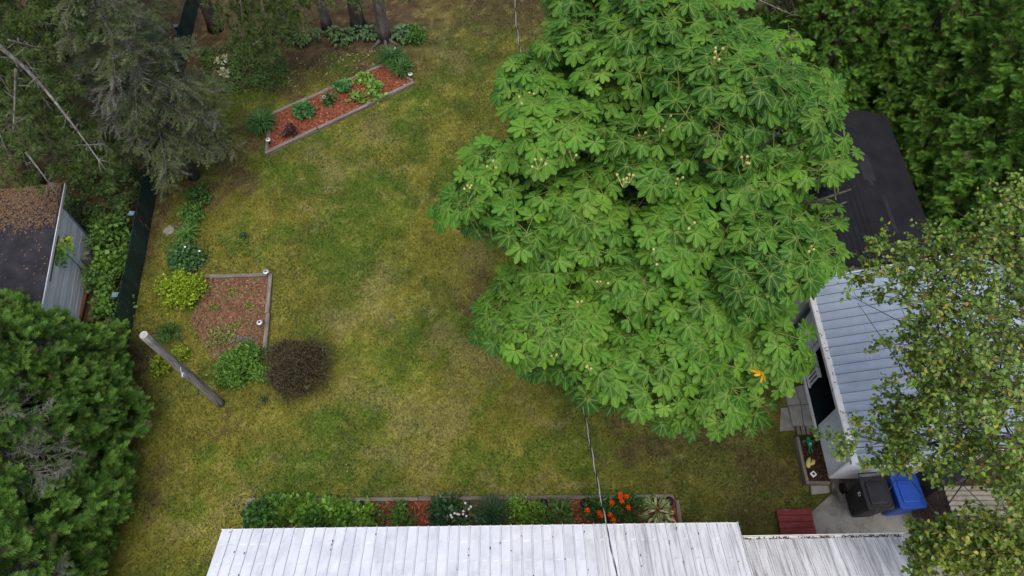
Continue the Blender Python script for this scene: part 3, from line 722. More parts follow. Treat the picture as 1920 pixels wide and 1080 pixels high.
# ------------------------------------------------------------------ garden beds
def chips(name, parent, poly, n, z, cols, Lr=(.03, .075)):
    P = np.array(poly); lo, hi = P.min(0), P.max(0)
    X = R.uniform(lo[0], hi[0], n); Y = R.uniform(lo[1], hi[1], n); k = inpoly(X, Y, poly); X, Y = X[k], Y[k]; n = len(X)
    a = R.uniform(0, np.pi, n); L = R.uniform(*Lr, n); w = R.uniform(.008, .02, n)
    d = np.stack((np.cos(a), np.sin(a), R.normal(0, .35, n)), -1) * (L / 2)[:, None]; s_ = np.stack((-np.sin(a), np.cos(a), R.normal(0, .3, n)), -1) * w[:, None]
    c = np.stack((X, Y, z + R.uniform(0.004, .03, n)), -1)
    V = np.stack((c - d - s_, c + d - s_, c + d + s_, c - d + s_), 1).reshape(-1, 3)
    ci = R.integers(0, len(cols), n); cc = np.array(cols)[ci] * R.uniform(.6, 1.35, n)[:, None]
    o = link(name, mesh_np(name, V, np.arange(n * 4).reshape(-1, 4), M['chip'], col=np.repeat(cc, 4, 0)), parent); return tag(o, kind='stuff')
REDS = [(.20, .05, .028), (.26, .075, .04), (.13, .035, .02), (.36, .17, .10), (.22, .06, .03)]
def run(bed, p, q, n, z=.06, w=.11, h=.14):
    p = np.array(p); q = np.array(q)
    for k in range(n):
        a = p + (q - p) * (k / n); c2 = p + (q - p) * ((k + 1) / n); g = (c2 - a) / np.linalg.norm(c2 - a) * .004
        j = R.normal(0, .008, 2)
        plank('timber', bed, (*(a + g + j), z), (*(c2 - g + j), z + R.normal(0, .006)), w, h + R.normal(0, .006), M['timber'], ch=.012, wob=.002)

bed1 = empty('garden_bed', (*np.mean(BED_UP, 0), 0), 'slanting raised bed of bright red mulch edged with grey timbers', 'garden bed', 'timber-edged garden beds')
b = MB(); b.prism(BED_UP, -.03, .075); b.build('mulch', M['mulch'], bed1)
chips('bark_chips', bed1, BED_UP, 5200, .075, REDS)
run(bed1, BED_UP[0], BED_UP[1], 3); run(bed1, BED_UP[2], BED_UP[3], 2); run(bed1, np.array(BED_UP[1]) + (-.06, .07), np.array(BED_UP[2]) + (.06, -.07), 1); run(bed1, np.array(BED_UP[3]) + (.02, -.08), np.array(BED_UP[0]) + (.02, .08), 1)

bed2 = empty('garden_bed', (*np.mean(BED_SQ, 0), 0), 'square corner bed of faded reddish mulch with two timbers', 'garden bed', 'timber-edged garden beds')
b = MB(); b.prism(BED_SQ, -.03, .035); b.build('mulch', M['mulchold'], bed2)
chips('bark_chips', bed2, BED_SQ, 4200, .035, [(.21, .085, .052), (.23, .11, .07), (.17, .08, .05), (.25, .17, .105), (.19, .085, .055), (.13, .12, .05), (.10, .12, .035)])
run(bed2, gp(383, 519, .08)[:2], gp(502, 516, .08)[:2], 1); run(bed2, gp(508, 514, .08)[:2], gp(495, 669, .08)[:2], 2)

bed3 = empty('garden_bed', (-1, 3.6, 0), 'long narrow red mulch bed along the front of the house', 'garden bed', 'timber-edged garden beds')
b = MB(); b.prism(BED_HS, -.03, .07); b.build('mulch', M['mulch'], bed3)
chips('bark_chips', bed3, [(-6.2, 3.3), (-6.2, 4.4), (3.85, 4.45), (3.9, 3.3)], 8500, .07, REDS)
run(bed3, (-6.28, 4.44), (3.86, 4.53), 5, w=.10, h=.14); run(bed3, (-6.27, 4.37), (-6.24, 2.7), 1, w=.09); run(bed3, (3.93, 4.46), (3.95, 2.9), 1, w=.09)

plz = empty('planter', (7.25, 5.4, 0), 'narrow timber planter of black soil along the cabin wall', 'planter', )
b = MB(); b.prism([(7.06, 4.85), (7.06, 5.93), (7.6, 5.93), (7.6, 4.85)], 0, .24); b.build('soil', M['darksoil'], plz)
chips('soil_crumbs', plz, [(7.08, 4.87), (7.08, 5.9), (7.58, 5.9), (7.58, 4.87)], 500, .24, [(.03, .018, .012), (.05, .03, .02), (.09, .05, .03)], (.02, .05))
plank('timber', plz, (7.05, 5.95, .16), (7.05, 4.86, .16), .075, .22, M['timber'], ch=.01); plank('timber', plz, (7.01, 4.82, .16), (7.58, 4.82, .16), .075, .22, M['timber'], ch=.01)

# ------------------------------------------------------------------ paving by the cabin
b = MB(); b.prism(PAD, -.05, .03)
tag(b.build('pavement', M['concrete']), 'stained grey concrete pad under the bins', 'pavement', kind='structure')
def slab(poly, z0, z1, label, mat=M['slab'], grp='concrete slabs by the porch'):
    b = MB(); pts = [gp(x, y, z1)[:2] for x, y in poly]; b.prism([tuple(p) for p in pts], z0, z1)
    o = b.build('paving_slab', mat, None)
    bv = o.modifiers.new('edge', 'BEVEL'); bv.width = .012; bv.segments = 2
    return tag(o, label, 'slab', grp)
slab([(1470, 727), (1491, 724), (1501, 758), (1478, 760)], .0, .13, 'outer far concrete slab beside the porch under chestnut leaves')
slab([(1492, 724), (1511, 721), (1519, 757), (1502, 758)], .0, .14, 'inner far concrete slab touching the porch edge')
slab([(1478.5, 761), (1501.5, 759), (1507, 799), (1487, 798)], .0, .135, 'outer near concrete slab with a rounded corner beside the porch')
slab([(1502.5, 759), (1519.5, 758), (1528, 798), (1508, 799)], .0, .14, 'inner near concrete slab at the end of the porch edge')
slab([(1464, 765), (1477, 764), (1486, 800), (1492, 806), (1462, 808)], .0, .05, 'low concrete slab at grass level below the porch slabs')
slab([(1520, 909), (1553, 905), (1556, 923), (1522, 927)], .02, .10, 'pale loose concrete slab between planter and concrete pad')
stp = empty('wooden_step', gp(1510, 808), 'short grey wooden step at the end of the porch slabs', 'step')
for k, (xa, xb) in enumerate(((1493, 1500), (1501, 1509), (1510, 1518), (1519, 1527))):
    plank('board', stp, gp((xa + xb) / 2 - 1, 800, .12), gp((xa + xb) / 2 + 2, 815, .12), .085, .05, M['timber'], ch=.006)

# red platform
rp = empty('wooden_platform', (6.6, 3.6, 0), 'low platform of worn red painted boards beside the concrete pad', 'platform')
for k in range(8):
    yy = 4.14 - k * .147
    plank('board', rp, (6.20 - .0 * k, yy, .19), (7.02, yy + .01, .19), .138, .035, M['redwood'], ch=.005)
for xx in (6.26, 6.96): plank('bearer', rp, (xx, 4.15, .1), (xx, 3.05, .1), .05, .13, M['redwood'])

# ------------------------------------------------------------------ bins
def wheelie(loc, rz, mat, label, w=.60, d=.74, h=1.05):
    e = empty('wheelie_bin', loc, label, 'bin', 'wheelie bins on the pad')
    Mz = Matrix.Rotation(rz, 3, 'Z')
    def T(v): return np.array(Mz @ Vector(v)) + np.array(loc)
    b = MB()
    def ring(z, k, r=.07):
        hw, hd = w / 2 * k, d / 2 * k; pts = []
        for cx, cy, a0 in ((hw - r, hd - r, 0), (-hw + r, hd - r, 90), (-hw + r, -hd + r, 180), (hw - r, -hd + r, 270)):
            for q in range(4):
                a = math.radians(a0 + q * 30); pts.append((cx + r * math.cos(a), cy + r * math.sin(a), z))
        return pts
    def loft(mb, rings):
        n = len(rings[0]); fs = [tuple(range(n - 1, -1, -1)), tuple(range((len(rings) - 1) * n, len(rings) * n))]
        for i in range(len(rings) - 1):
            for k in range(n): l = (k + 1) % n; fs.append((i * n + k, i * n + l, i * n + n + l, i * n + n + k))
        mb.add([T(v) for r_ in rings for v in r_], fs)
    loft(b, [ring(.05, .78), ring(.12, .80), ring(h - .12, .94), ring(h - .11, 1.0), ring(h - .04, 1.0)]); body = b.build('body', mat, e, False)
    b = MB()
    loft(b, [ring(h - .035, 1.03), ring(h - .005, 1.04), ring(h + .02, 1.0), ring(h + .022, .90), ring(h + .012, .88), ring(h + .012, .72, .05), ring(h + .045, .66, .05), ring(h + .05, .6, .05)])
    lid = b.build('lid', mat, e, False)
    b = MB()
    for yy in (-.16, 0, .16): b.box(T((w * .0, yy * .0 - d * .28 + yy * .3, h + .058)), (w * .45, .014, .012), rz=rz)
    b.build('lid_ribs', mat, lid)
    b = MB(); b.tube([T((-w * .42, -d / 2 - .02, h - .06)), T((-w * .42, -d / 2 - .10, h - .03)), T((w * .42, -d / 2 - .10, h - .03)), T((w * .42, -d / 2 - .02, h - .06))], .017, 8); b.build('handle', mat, e)
    for sx in (-1, 1):
        b = MB(); a = T((sx * w * .40, -d / 2 * .86 - .06, .13)); c2 = T((sx * w * .40 + sx * .07, -d / 2 * .86 - .06, .13)); b.tube([a, c2], .13, 20); wh = b.build('wheel', M['rubber'], e)
        b = MB(); a = T((sx * w * .40 + sx * .071, -d / 2 * .86 - .06, .13)); c2 = T((sx * w * .40 + sx * .08, -d / 2 * .86 - .06, .13)); b.tube([a, c2], .05, 12); b.build('hub', M['blackplastic'], wh)
    return e, T
eB, TB = wheelie((8.20, 4.34, .03), math.radians(183), M['binblack'], 'black wheelie bin with closed lid beside the blue bin')
eU, TU = wheelie((8.93, 4.38, .03), math.radians(184), M['binblue'], 'bright blue recycling bin with closed lid', .60, .74)
# small white emblem stamped on the rim of the black bin: ring of three bent arrows
b = MB()
c = np.array((7.885, 4.36, .95))
for k in range(3):
    a = k * 2 * math.pi / 3
    pts = [np.array(c) + np.array((-.012, math.cos(a + t) * .045, math.sin(a + t) * .045)) for t in (0, .5, 1.0, 1.5)]
    b.tube(pts, [.008, .008, .008, .013], 5)
b.build('recycling_emblem', M['whitepetal'], eB)

# lattice and small corrugated roof
lat = empty('lattice_panel', (9.38, 4.0, .2), 'brown diagonal lattice panel under the edge of the beige corrugated roof', 'lattice')
b = MB(); o0 = np.array((9.38, 3.66, .2)); ux = np.array((0, 1., 0)); vx = np.array((0, 0, 1.))
Wl, Hl = .62, 1.5
for sgn in (1, -1):
    for k in range(-18, 20):
        pts = []
        for t in np.linspace(-2, 2, 81):
            uu = k * .085 + sgn * t; vv = t
            if 0 <= uu <= Wl and 0 <= vv <= Hl: pts.append(o0 + ux * uu + vx * vv + np.cross(ux, vx) * (.006 * sgn))
        if len(pts) > 3: b.tube([pts[0], pts[-1]], .012, 4)
tag(b.build('laths', M['brownlattice'], lat), kind='stuff')
for a, c2 in (((0, 0), (Wl, 0)), ((0, Hl), (Wl, Hl)), ((0, 0), (0, Hl)), ((Wl, 0), (Wl, Hl))):
    plank('frame', lat, o0 + ux * a[0] + vx * a[1], o0 + ux * c2[0] + vx * c2[1], .04, .03, M['brownlattice'])

crr = empty('wood_store', (9.9, 3.95, 0), 'small store with rusty beige corrugated roof under the birch', 'store')
b = MB(); nX, nY = 60, 2
Vv = []; Ff = []
for j in range(61):
    yy = 4.3 - j * .0105
    for i in range(2): Vv.append((9.32 + i * 1.2, yy, 1.8 + .016 * math.sin(j * .62) + i * .05))
for j in range(60): Ff.append((j * 2, j * 2 + 2, j * 2 + 3, j * 2 + 1))
b.add(Vv, [f[::-1] for f in Ff]); b.build('roof', M['beigecorr'], crr, True)
b = MB(); b.box((10.05, 3.98, .86), (.8, .5, 1.7)); b.build('wall', M['darkwall'], crr)

# ------------------------------------------------------------------ foliage tools
def frames(D, Nn):
    x = unit(D); z = Nn - (Nn * x).sum(-1, keepdims=True) * x; z = unit(z); y = np.cross(z, x)
    return np.stack((x, y, z), -1)          # columns are the axes

def inst(T, P, D, Nn, S, C, tipc=None, tsh=None, uv=None):
    """copies of a small template (verts, faces) to every P; C colour per copy, tipc colour toward the template's tips (tsh 0..1)"""
    TV, TF = np.asarray(T[0], float), np.asarray(T[1])
    Mx = frames(D, Nn); S = np.broadcast_to(np.asarray(S, float).reshape(len(P), -1), (len(P), 3)) if np.ndim(S) else np.full((len(P), 3), S)
    V = np.einsum('nij,nkj->nki', Mx, TV[None] * S[:, None]) + P[:, None]
    n, k = len(P), len(TV)
    F = (TF[None] + (np.arange(n) * k)[:, None, None]).reshape(-1, TF.shape[1])
    Cc = np.repeat(C[:, None], k, 1)
    if tipc is not None: Cc = Cc * (1 - tsh[None, :, None]) + tipc[:, None] * tsh[None, :, None]
    U = None if uv is None else np.tile(uv, (n, 1))
    return V.reshape(-1, 3), F, Cc.reshape(-1, 3), U

def merge(parts):
    V = []; F = []; C = []; o = 0
    for v, f, c, _ in parts:
        V.append(v); F.append(f + o); C.append(c); o += len(v)
    return np.concatenate(V), np.concatenate(F), np.concatenate(C)

OVAL = (np.array([(0, 0, 0), (.3, .26, .07), (.7, .24, .05), (1, 0, -.06), (.7, -.24, .05), (.3, -.26, .07)]), np.array([(0, 3, 2, 1), (0, 5, 4, 3)]))
NARROW = (np.array([(0, 0, 0), (.35, .11, .03), (.7, .09, .0), (1, 0, -.1), (.7, -.09, .0), (.35, -.11, .03)]), np.array([(0, 3, 2, 1), (0, 5, 4, 3)]))
ROUND = (np.array([(0, 0, 0), (.25, .38, .06), (.75, .34, .03), (1, 0, -.05), (.75, -.34, .03), (.25, -.38, .06)]), np.array([(0, 3, 2, 1), (0, 5, 4, 3)]))
BIRCH = (np.array([(0, 0, 0), (.22, .36, .06), (.5, .33, .05), (1, 0, -.08), (.5, -.33, .05), (.22, -.36, .06)]), np.array([(0, 3, 2, 1), (0, 5, 4, 3)]))

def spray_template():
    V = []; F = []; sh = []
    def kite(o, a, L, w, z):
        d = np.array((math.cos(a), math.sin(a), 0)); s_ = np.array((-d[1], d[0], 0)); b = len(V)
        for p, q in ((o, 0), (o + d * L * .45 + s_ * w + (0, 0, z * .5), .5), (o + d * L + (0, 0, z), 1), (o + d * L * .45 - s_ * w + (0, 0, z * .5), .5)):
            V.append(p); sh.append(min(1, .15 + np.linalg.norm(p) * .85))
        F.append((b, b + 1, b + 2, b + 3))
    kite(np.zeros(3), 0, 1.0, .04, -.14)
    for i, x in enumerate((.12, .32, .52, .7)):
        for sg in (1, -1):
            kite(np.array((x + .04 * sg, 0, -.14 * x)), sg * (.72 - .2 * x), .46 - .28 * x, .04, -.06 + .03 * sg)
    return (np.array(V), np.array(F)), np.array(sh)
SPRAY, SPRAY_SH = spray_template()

def puff_template(n, spread, w, seed):
    r = np.random.default_rng(seed); V = []; F = []; sh = []
    for i in range(n):
        a = r.uniform(0, 2 * np.pi); t = spread * math.sqrt(r.random())
        d = np.array((math.cos(t), math.sin(t) * math.cos(a), math.sin(t) * math.sin(a))); s_ = np.cross(d, r.normal(0, 1, 3)); s_ /= np.linalg.norm(s_)
        o = np.array((-.15 * r.random(), 0, 0)); b = len(V); L = r.uniform(.75, 1.1)
        V += [o - s_ * w, o + s_ * w, o + d * L]; sh += [.1, .1, 1]; F.append((b, b + 1, b + 2))
    return (np.array(V), np.array(F)), np.array(sh)
PUFF, PUFF_SH = puff_template(34, 1.5, .045, 3)

def brush_template(n, seed):
    r = np.random.default_rng(seed); V = []; F = []; sh = []
    for i in range(n):
        x = (i + .5) / n; a = i * 2.4 + r.uniform(-.4, .4)
        d = np.array((.62, math.cos(a) * .75, math.sin(a) * .5 + .15)); d /= np.linalg.norm(d); s_ = np.cross(d, (0.1, .3, 1.)); s_ /= np.linalg.norm(s_)
        o = np.array((x, 0, -.18 * x * x)); b = len(V); L = .34 * (1 - .45 * x)
        V += [o - s_ * .030, o + s_ * .030, o + d * L]; sh += [.1 + .5 * x, .1 + .5 * x, .45 + .55 * x]; F.append((b, b + 1, b + 2))
    b = len(V); V += [np.array((0, .012, 0)), np.array((0, -.012, 0)), np.array((1, 0, -.18))]; F.append((b, b + 1, b + 2)); sh += [0, 0, .6]
    return (np.array(V), np.array(F)), np.array(sh)
BRUSH, BRUSH_SH = brush_template(15, 5)

def lerp(a, b, t):
    return np.asarray(a)[None] * (1 - t[:, None]) + np.asarray(b)[None] * t[:, None]

def leaf_cloud(n, c, r, L, colA, colB, T=OVAL, clumps=26, spread=.28, zmin=-.1, upw=.5, flat=.8, var=.22):
    c = np.array(c, float); r = np.array(r, float)
    U = unit(R.normal(0, 1, (clumps, 3))); U[:, 2] = np.abs(U[:, 2]) * (1 - zmin) + zmin
    U = unit(U)
    cen = c + r * U * R.uniform(.55, .95, clumps)[:, None]
    k = R.integers(0, clumps, n); u = U[k]
    P = cen[k] + R.normal(0, 1, (n, 3)) * r * spread
    P[:, 2] = np.maximum(P[:, 2], .03)
    D = unit(u * .7 + R.normal(0, .6, (n, 3)) + np.array((0, 0, upw * .5)))
    Nn = np.array((0, 0, flat)) + u * .5 + R.normal(0, .45, (n, 3))
    t = np.clip(R.random(clumps)[k] * .5 + R.random(n) * .5 + (P[:, 2] - c[2]) / (r[2] + .01) * .15, 0, 1)
    C = lerp(colA, colB, t) * R.uniform(1 - var, 1 + var, n)[:, None] * (BRIGHT if max(colB) < .3 else 1.2)
    return inst(T, P, D, Nn, L * R.uniform(.65, 1.25, n), C)

def stems(base, c, r, n=7, rad=.012, mat='twig'):
    b = MB(); base = np.array(base, float)
    for i in range(n):
        e = np.array(c) + np.array(r) * R.normal(0, .45, 3); m = (base + e) / 2 + R.normal(0, .04, 3)
        b.tube([base + R.normal(0, .03, 3) * (1, 1, 0), m, e], [rad, rad * .7, rad * .3], 5)
    return b

def shrub(name, px, py, rx, ry, h, n, L, colA, colB, label, cat='shrub', group=None, T=OVAL, mat='leaf', clumps=26, spread=.28, z0=0., **kw):
    """a leafy plant: pixel of its middle (at half height), half-widths in m, height"""
    c = gp(px, py, z0 + h * .5); e = empty(name, (c[0], c[1], z0), label, cat, group)
    stems((c[0], c[1], z0), c, (rx * .6, ry * .6, h * .4), 7, .010).build('stems', M['twig'], e)
    V, F, C, _ = leaf_cloud(n, (c[0], c[1], z0 + h * .35), (rx, ry, h * .62), L, colA, colB, T, clumps, spread, **kw)
    o = link('foliage', mesh_np('foliage', V, F, M[mat], col=C), e); tag(o, kind='stuff')
    return e

def blade_clump(name, px, py, rad, h, n, w, colA, colB, label, cat='plant', z0=0., group=None, arch=.9):
    c = gp(px, py, z0 + h * .4); c[2] = z0; e = empty(name, c, label, cat, group)
    a = R.uniform(0, 2 * np.pi, n); reach = rad * R.uniform(.45, 1.1, n); hh = h * R.uniform(.6, 1.1, n)
    t = np.array((0, .3, .6, .85, 1.0))
    hz = (t[None] ** 1.3) * reach[:, None]; vz = (np.sin(t * np.pi * .62)[None]) * hh[:, None] * (1 - arch * .25 * t[None])
    o0 = R.normal(0, rad * .13, (n, 2)); dx, dy = np.cos(a), np.sin(a); ww = w * R.uniform(.7, 1.2, n)
    wid = np.array((.7, 1, .9, .55, .05))
    P = np.stack((c[0] + o0[:, :1] + dx[:, None] * hz, c[1] + o0[:, 1:] + dy[:, None] * hz, z0 + vz), -1)
    S = np.stack((-dy, dx, np.zeros(n)), -1)[:, None] * (ww[:, None] * wid[None])[..., None]
    V = np.stack((P - S, P + S), 2).reshape(n, 10, 3)
    f = np.array([(2 * i, 2 * i + 1, 2 * i + 3, 2 * i + 2) for i in range(4)])
    F = (f[None] + (np.arange(n) * 10)[:, None, None]).reshape(-1, 4)
    C = lerp(colA, colB, R.random(n)) * BRIGHT; C = np.repeat(C[:, None], 10, 1) * np.repeat(np.linspace(.75, 1.15, 5), 2)[None, :, None]
    o = link('foliage', mesh_np('foliage', V.reshape(-1, 3), F, M['leaf'], col=C.reshape(-1, 3)), e); tag(o, kind='stuff')
    return e

# hosta leaves: a few shared meshes, every leaf an object
def hosta_leaf(name, colM, colE, edge):
    t = np.array((0, .12, .35, .6, .82, 1.0)); w = np.array((.015, .17, .27, .24, .13, .0)); us = np.array((-1, -.55, 0, .55, 1))
    z = .22 * np.sin(t * np.pi * .8) - .25 * t * t
    V = []; C = []
    for i in range(6):
        for u in us:
            V.append((t[i], u * w[i], z[i] + .07 * abs(u) * (1 if i < 5 else 0) + R.normal(0, .008)))
            k = (abs(u) > .9 or i == 5) if edge else False
            C.append(colE if k else colM)
    F = [(i * 5 + j, i * 5 + j + 1, i * 5 + 6 + j, i * 5 + 5 + j) for i in range(5) for j in range(4)]
    return mesh_np(name, V, F, M['hosta'], col=np.array(C), smooth=True)
H_GREEN = [hosta_leaf('leaf', np.array((.075, .15, .045)) * k, None, False) for k in (.75, 1, 1.25)]
H_BLUE = [hosta_leaf('leaf', np.array((.085, .17, .065)) * k, None, False) for k in (.8, 1, 1.2)]
H_VAR = [hosta_leaf('leaf', np.array((.52, .55, .26)) * k, np.array((.085, .16, .03)), True) for k in (.85, 1.05)] + [hosta_leaf('leaf', np.array((.085, .16, .03)), np.array((.58, .6, .34)) * k, True) for k in (.9, 1.1)]
def hosta(px, py, rad, h, n, meshes, label, z0=0., group='hostas', L=.2):
    c = gp(px, py, z0 + h * .5); e = empty('hosta', (c[0], c[1], z0), label, 'plant', group)
    b = MB(); b.lathe((c[0], c[1], z0), [(.05, 0), (.04, h * .3), (.01, h * .35)], 8); b.build('crown_base', M['petiole'], e)
    for i in range(n):
        a = i * 2.39996 + R.normal(0, .25); q = math.sqrt((i + .6) / n); rr = rad * .62 * q
        o = link('leaf', meshes[R.integers(len(meshes))], e, (c[0] + math.cos(a) * rr, c[1] + math.sin(a) * rr, z0 + h * (1 - .55 * q * q) * R.uniform(.85, 1.05)))
        s_ = L * R.uniform(.75, 1.2); o.scale = (s_, s_, s_)
        o.rotation_euler = (R.normal(0, .22), -.35 + .75 * q + R.normal(0, .15), a + R.normal(0, .3))
    return e

# ------------------------------------------------------------------ lamps and ornaments
def solar(px, py, label, kind='silver', z=.34, z0=.05):
    c = gp(px, py, z); e = empty('solar_light', (c[0], c[1], z0), label, 'garden light', 'solar garden lights')
    b = MB(); b.tube([(c[0], c[1], z0), (c[0], c[1], z - .08)], .010, 8); b.build('stake', M['blackplastic'], e)
    if kind == 'silver':
        b = MB(); b.lathe((c[0], c[1], z - .09), [(.03, 0), (.042, .01), (.042, .06), (.03, .065)], 14); b.build('lens', M['whitepetal'], e, True)
        b = MB(); b.lathe((c[0], c[1], z - .025), [(.03, 0), (.082, .0), (.085, .008), (.06, .028), (.046, .03)], 18); cp = b.build('cap', M['chrome'], e, True)
        b = MB(); b.box((c[0], c[1], z + .007), (.055, .055, .006)); b.build('solar_panel', M['solar'], cp)
    else:
        b = MB(); b.lathe((c[0], c[1], z - .12), [(.045, 0), (.06, .01), (.065, .08), (.05, .085)], 14); b.build('lens', M['solar'], e, True)
        b = MB(); b.lathe((c[0], c[1], z - .04), [(.05, 0), (.105, .0), (.11, .012), (.07, .045), (.03, .05)], 18); cp = b.build('cap', M['blackplastic'], e, True)
        b = MB(); b.box((c[0], c[1], z + .013), (.045, .045, .005)); b.build('solar_panel', M['solar'], cp)
    return e
solar(502, 261, 'silver solar light at the lower end of the slanting bed')
solar(608, 181, 'silver solar light in the middle of the slanting bed')
solar(769, 138, 'silver solar light at the upper right corner of the slanting bed')
solar(738, 90, 'silver solar light in the grass beyond the slanting bed')
solar(498, 509, 'silver solar light at the corner of the two timbers of the square bed')
solar(486, 604, 'silver solar light on the faded mulch of the square bed')
for px, py, lab in ((676, 947, 'black solar light beside the yellow-green phlox row in the house bed'), (755, 946, 'black solar light between the two mulch gaps of the house bed'),
                    (844, 945, 'black solar light behind the dark peony in the house bed'), (931, 944, 'black solar light behind the round grass tuft in the house bed'), (1019, 943, 'black solar light beside the light green shrub in the house bed'),
                    (1097, 943, 'black solar light just left of the orange lilies'), (1178, 942, 'black solar light among the orange lilies'), (1255, 939, 'black solar light at the end of the house bed by the striped hosta')):
    solar(px, py, lab, 'black', .30, .07)
# square white lamp in the planter
c = gp(1525, 889, .34); e = empty('solar_light', (c[0], c[1], .24), 'square white framed solar light on the black soil of the planter', 'garden light', 'solar garden lights')
b = MB(); b.tube([(c[0], c[1], .24), (c[0], c[1], .32)], .012, 8); b.build('stake', M['chrome'], e)
b = MB(); b.box((c[0], c[1], .34), (.12, .12, .04), rz=.6, ch=.006); cp = b.build('cap', M['whitepetal'], e)
b = MB(); b.box((c[0], c[1], .363), (.06, .06, .006), rz=.6); b.build('solar_panel', M['solar'], cp)
# green frog figure
c = gp(1517, 833, .28); fr = empty('frog_figurine', (c[0], c[1], .24), 'shiny green frog figurine with white belly lying on the planter soil', 'figurine')
b = MB(); b.tube([c + (0, .12, 0), c + (0, .06, .03), c + (0, -.04, .03), c + (.01, -.1, 0)], [.03, .07, .06, .02], 10); b.build('body', M['froggreen'], fr, True)
b = MB(); b.lathe(c + (0, .13, -.02), [(.02, 0), (.055, .02), (.06, .05), (.03, .085)], 12); b.build('head', M['froggreen'], fr, True)
b = MB(); b.lathe(c + (.005, -.01, .07), [(.04, 0), (.03, .018), (.01, .022)], 10); b.build('belly', M['paleblue'], fr, True)
for sx in (-1, 1):
    b = MB(); b.tube([c + (sx * .04, .06, .02), c + (sx * .12, .09, 0), c + (sx * .13, .03, -.01)], [.022, .018, .012], 6); b.build('arm', M['froggreen'], fr, True)
    b = MB(); b.tube([c + (sx * .02, -.08, .02), c + (sx * .035, -.17, .0), c + (sx * .04, -.22, -.01)], [.022, .015, .01], 6); b.build('leg', M['froggreen'], fr, True)
# yellow two-lobed ornament
c = gp(1519, 868, .27); yo = empty('garden_ornament', (c[0], c[1], .24), 'pale yellow two-lobed ornament lying on the planter soil', 'ornament')
b = MB()
def lobe(pts, w):
    n = len(pts); b.tube(pts, w, 10)
lobe([c + (-.07, -.12, .0), c + (-.065, -.06, .015), c + (-.045, .03, .02), c + (.0, .1, .015), c + (.02, .14, 0)], [.03, .062, .05, .035, .012])
wing = b.build('body', M['ornyellow'], yo, True)
b = MB(); lobe([c + (-.02, .0, .0), c + (.02, -.03, .015), c + (.06, .0, .018), c + (.085, .05, .01), c + (.07, .075, .0)], [.02, .04, .052, .045, .02])
b.build('wing', M['ornyellow'], yo, True)

# pole with pulley
pb = gp(414, 757); pt_ = gp(270, 628, 4.15)
pole = empty('wooden_pole', pb, 'leaning grey wooden pole standing in the lawn', 'pole')
b = MB(); N_ = 14
b.tube([pb + (pt_ - pb) * t + np.array((math.sin(t * 5) * .012, 0, 0)) for t in np.linspace(-.02, 1, N_)], list(np.linspace(.112, .088, N_)), 16); b.build('shaft', M['polewood'], pole, True)
ax = unit(pt_ - pb); b = MB(); b.tube([pt_ + ax * .001, pt_ + ax * .02], [.087, .08], 16); b.build('end_cap', M['poletop'], pole)
tp = pb + (pt_ - pb) * .62
b = MB(); b.tube([tp + (.09, -.06, 0), tp + (.11, -.13, 0), tp + (.10, -.14, -.05)], .01, 6); hk = b.build('hook', M['chrome'], pole)
pl_ = empty('pulley', tp + (.10, -.15, -.3), 'small pale blue clothesline pulley hanging from the wooden pole', 'pulley')
b = MB(); b.tube([tp + (.10, -.145, -.05), tp + (.10, -.15, -.14)], .009, 6); b.build('cord', M['rope'], pl_)
b = MB(); cen = tp + np.array((.10, -.15, -.20)); b.tube([cen + (-.018, 0, 0), cen + (-.01, 0, 0), cen + (.01, 0, 0), cen + (.018, 0, 0)], [.075, .06, .06, .075], 18); b.build('wheel', M['paleblue'], pl_)
b = MB(); b.box(cen + (0, 0, .03), (.05, .03, .12), ch=.004); b.build('bracket', M['chrome'], pl_)

# overhead service wire: a black strand twisted with a bare one
WP = [gp(962, -60, 5.6), gp(966, 0, 5.35), gp(972, 72, 5.05), gp(1030, 420, 4.45), gp(1095, 770, 4.3), gp(1137, 985, 4.35), gp(1158, 1082, 4.45), gp(1180, 1160, 4.6)]
cs = np.array(WP); tt = np.linspace(0, 1, len(cs)); T_ = np.linspace(0, 1, 420)
def crom(cs, T_):
    n = len(cs) - 1; out = []
    for t in T_:
        f = t * n; i = min(int(f), n - 1); u = f - i; p0 = cs[max(i - 1, 0)]; p1 = cs[i]; p2 = cs[i + 1]; p3 = cs[min(i + 2, n)]
        out.append(.5 * (2 * p1 + (p2 - p0) * u + (2 * p0 - 5 * p1 + 4 * p2 - p3) * u * u + (3 * p1 - p0 - 3 * p2 + p3) * u ** 3))
    return np.array(out)
W = crom(cs, T_); arc = np.concatenate(([0], np.cumsum(np.linalg.norm(np.diff(W, axis=0), axis=1))))
wire = empty('overhead_wire', W[200], 'twisted black and bare overhead wire running under the chestnut to the house', 'wire')
for nm, ph, mt in (('black_strand', 0, 'blackwire'), ('bare_strand', math.pi, 'alu')):
    b = MB(); a = arc * 11 + ph; b.tube(W + np.stack((np.cos(a), np.zeros_like(a), np.sin(a)), -1) * .009, .0095, 5); b.build(nm, M[mt], wire)

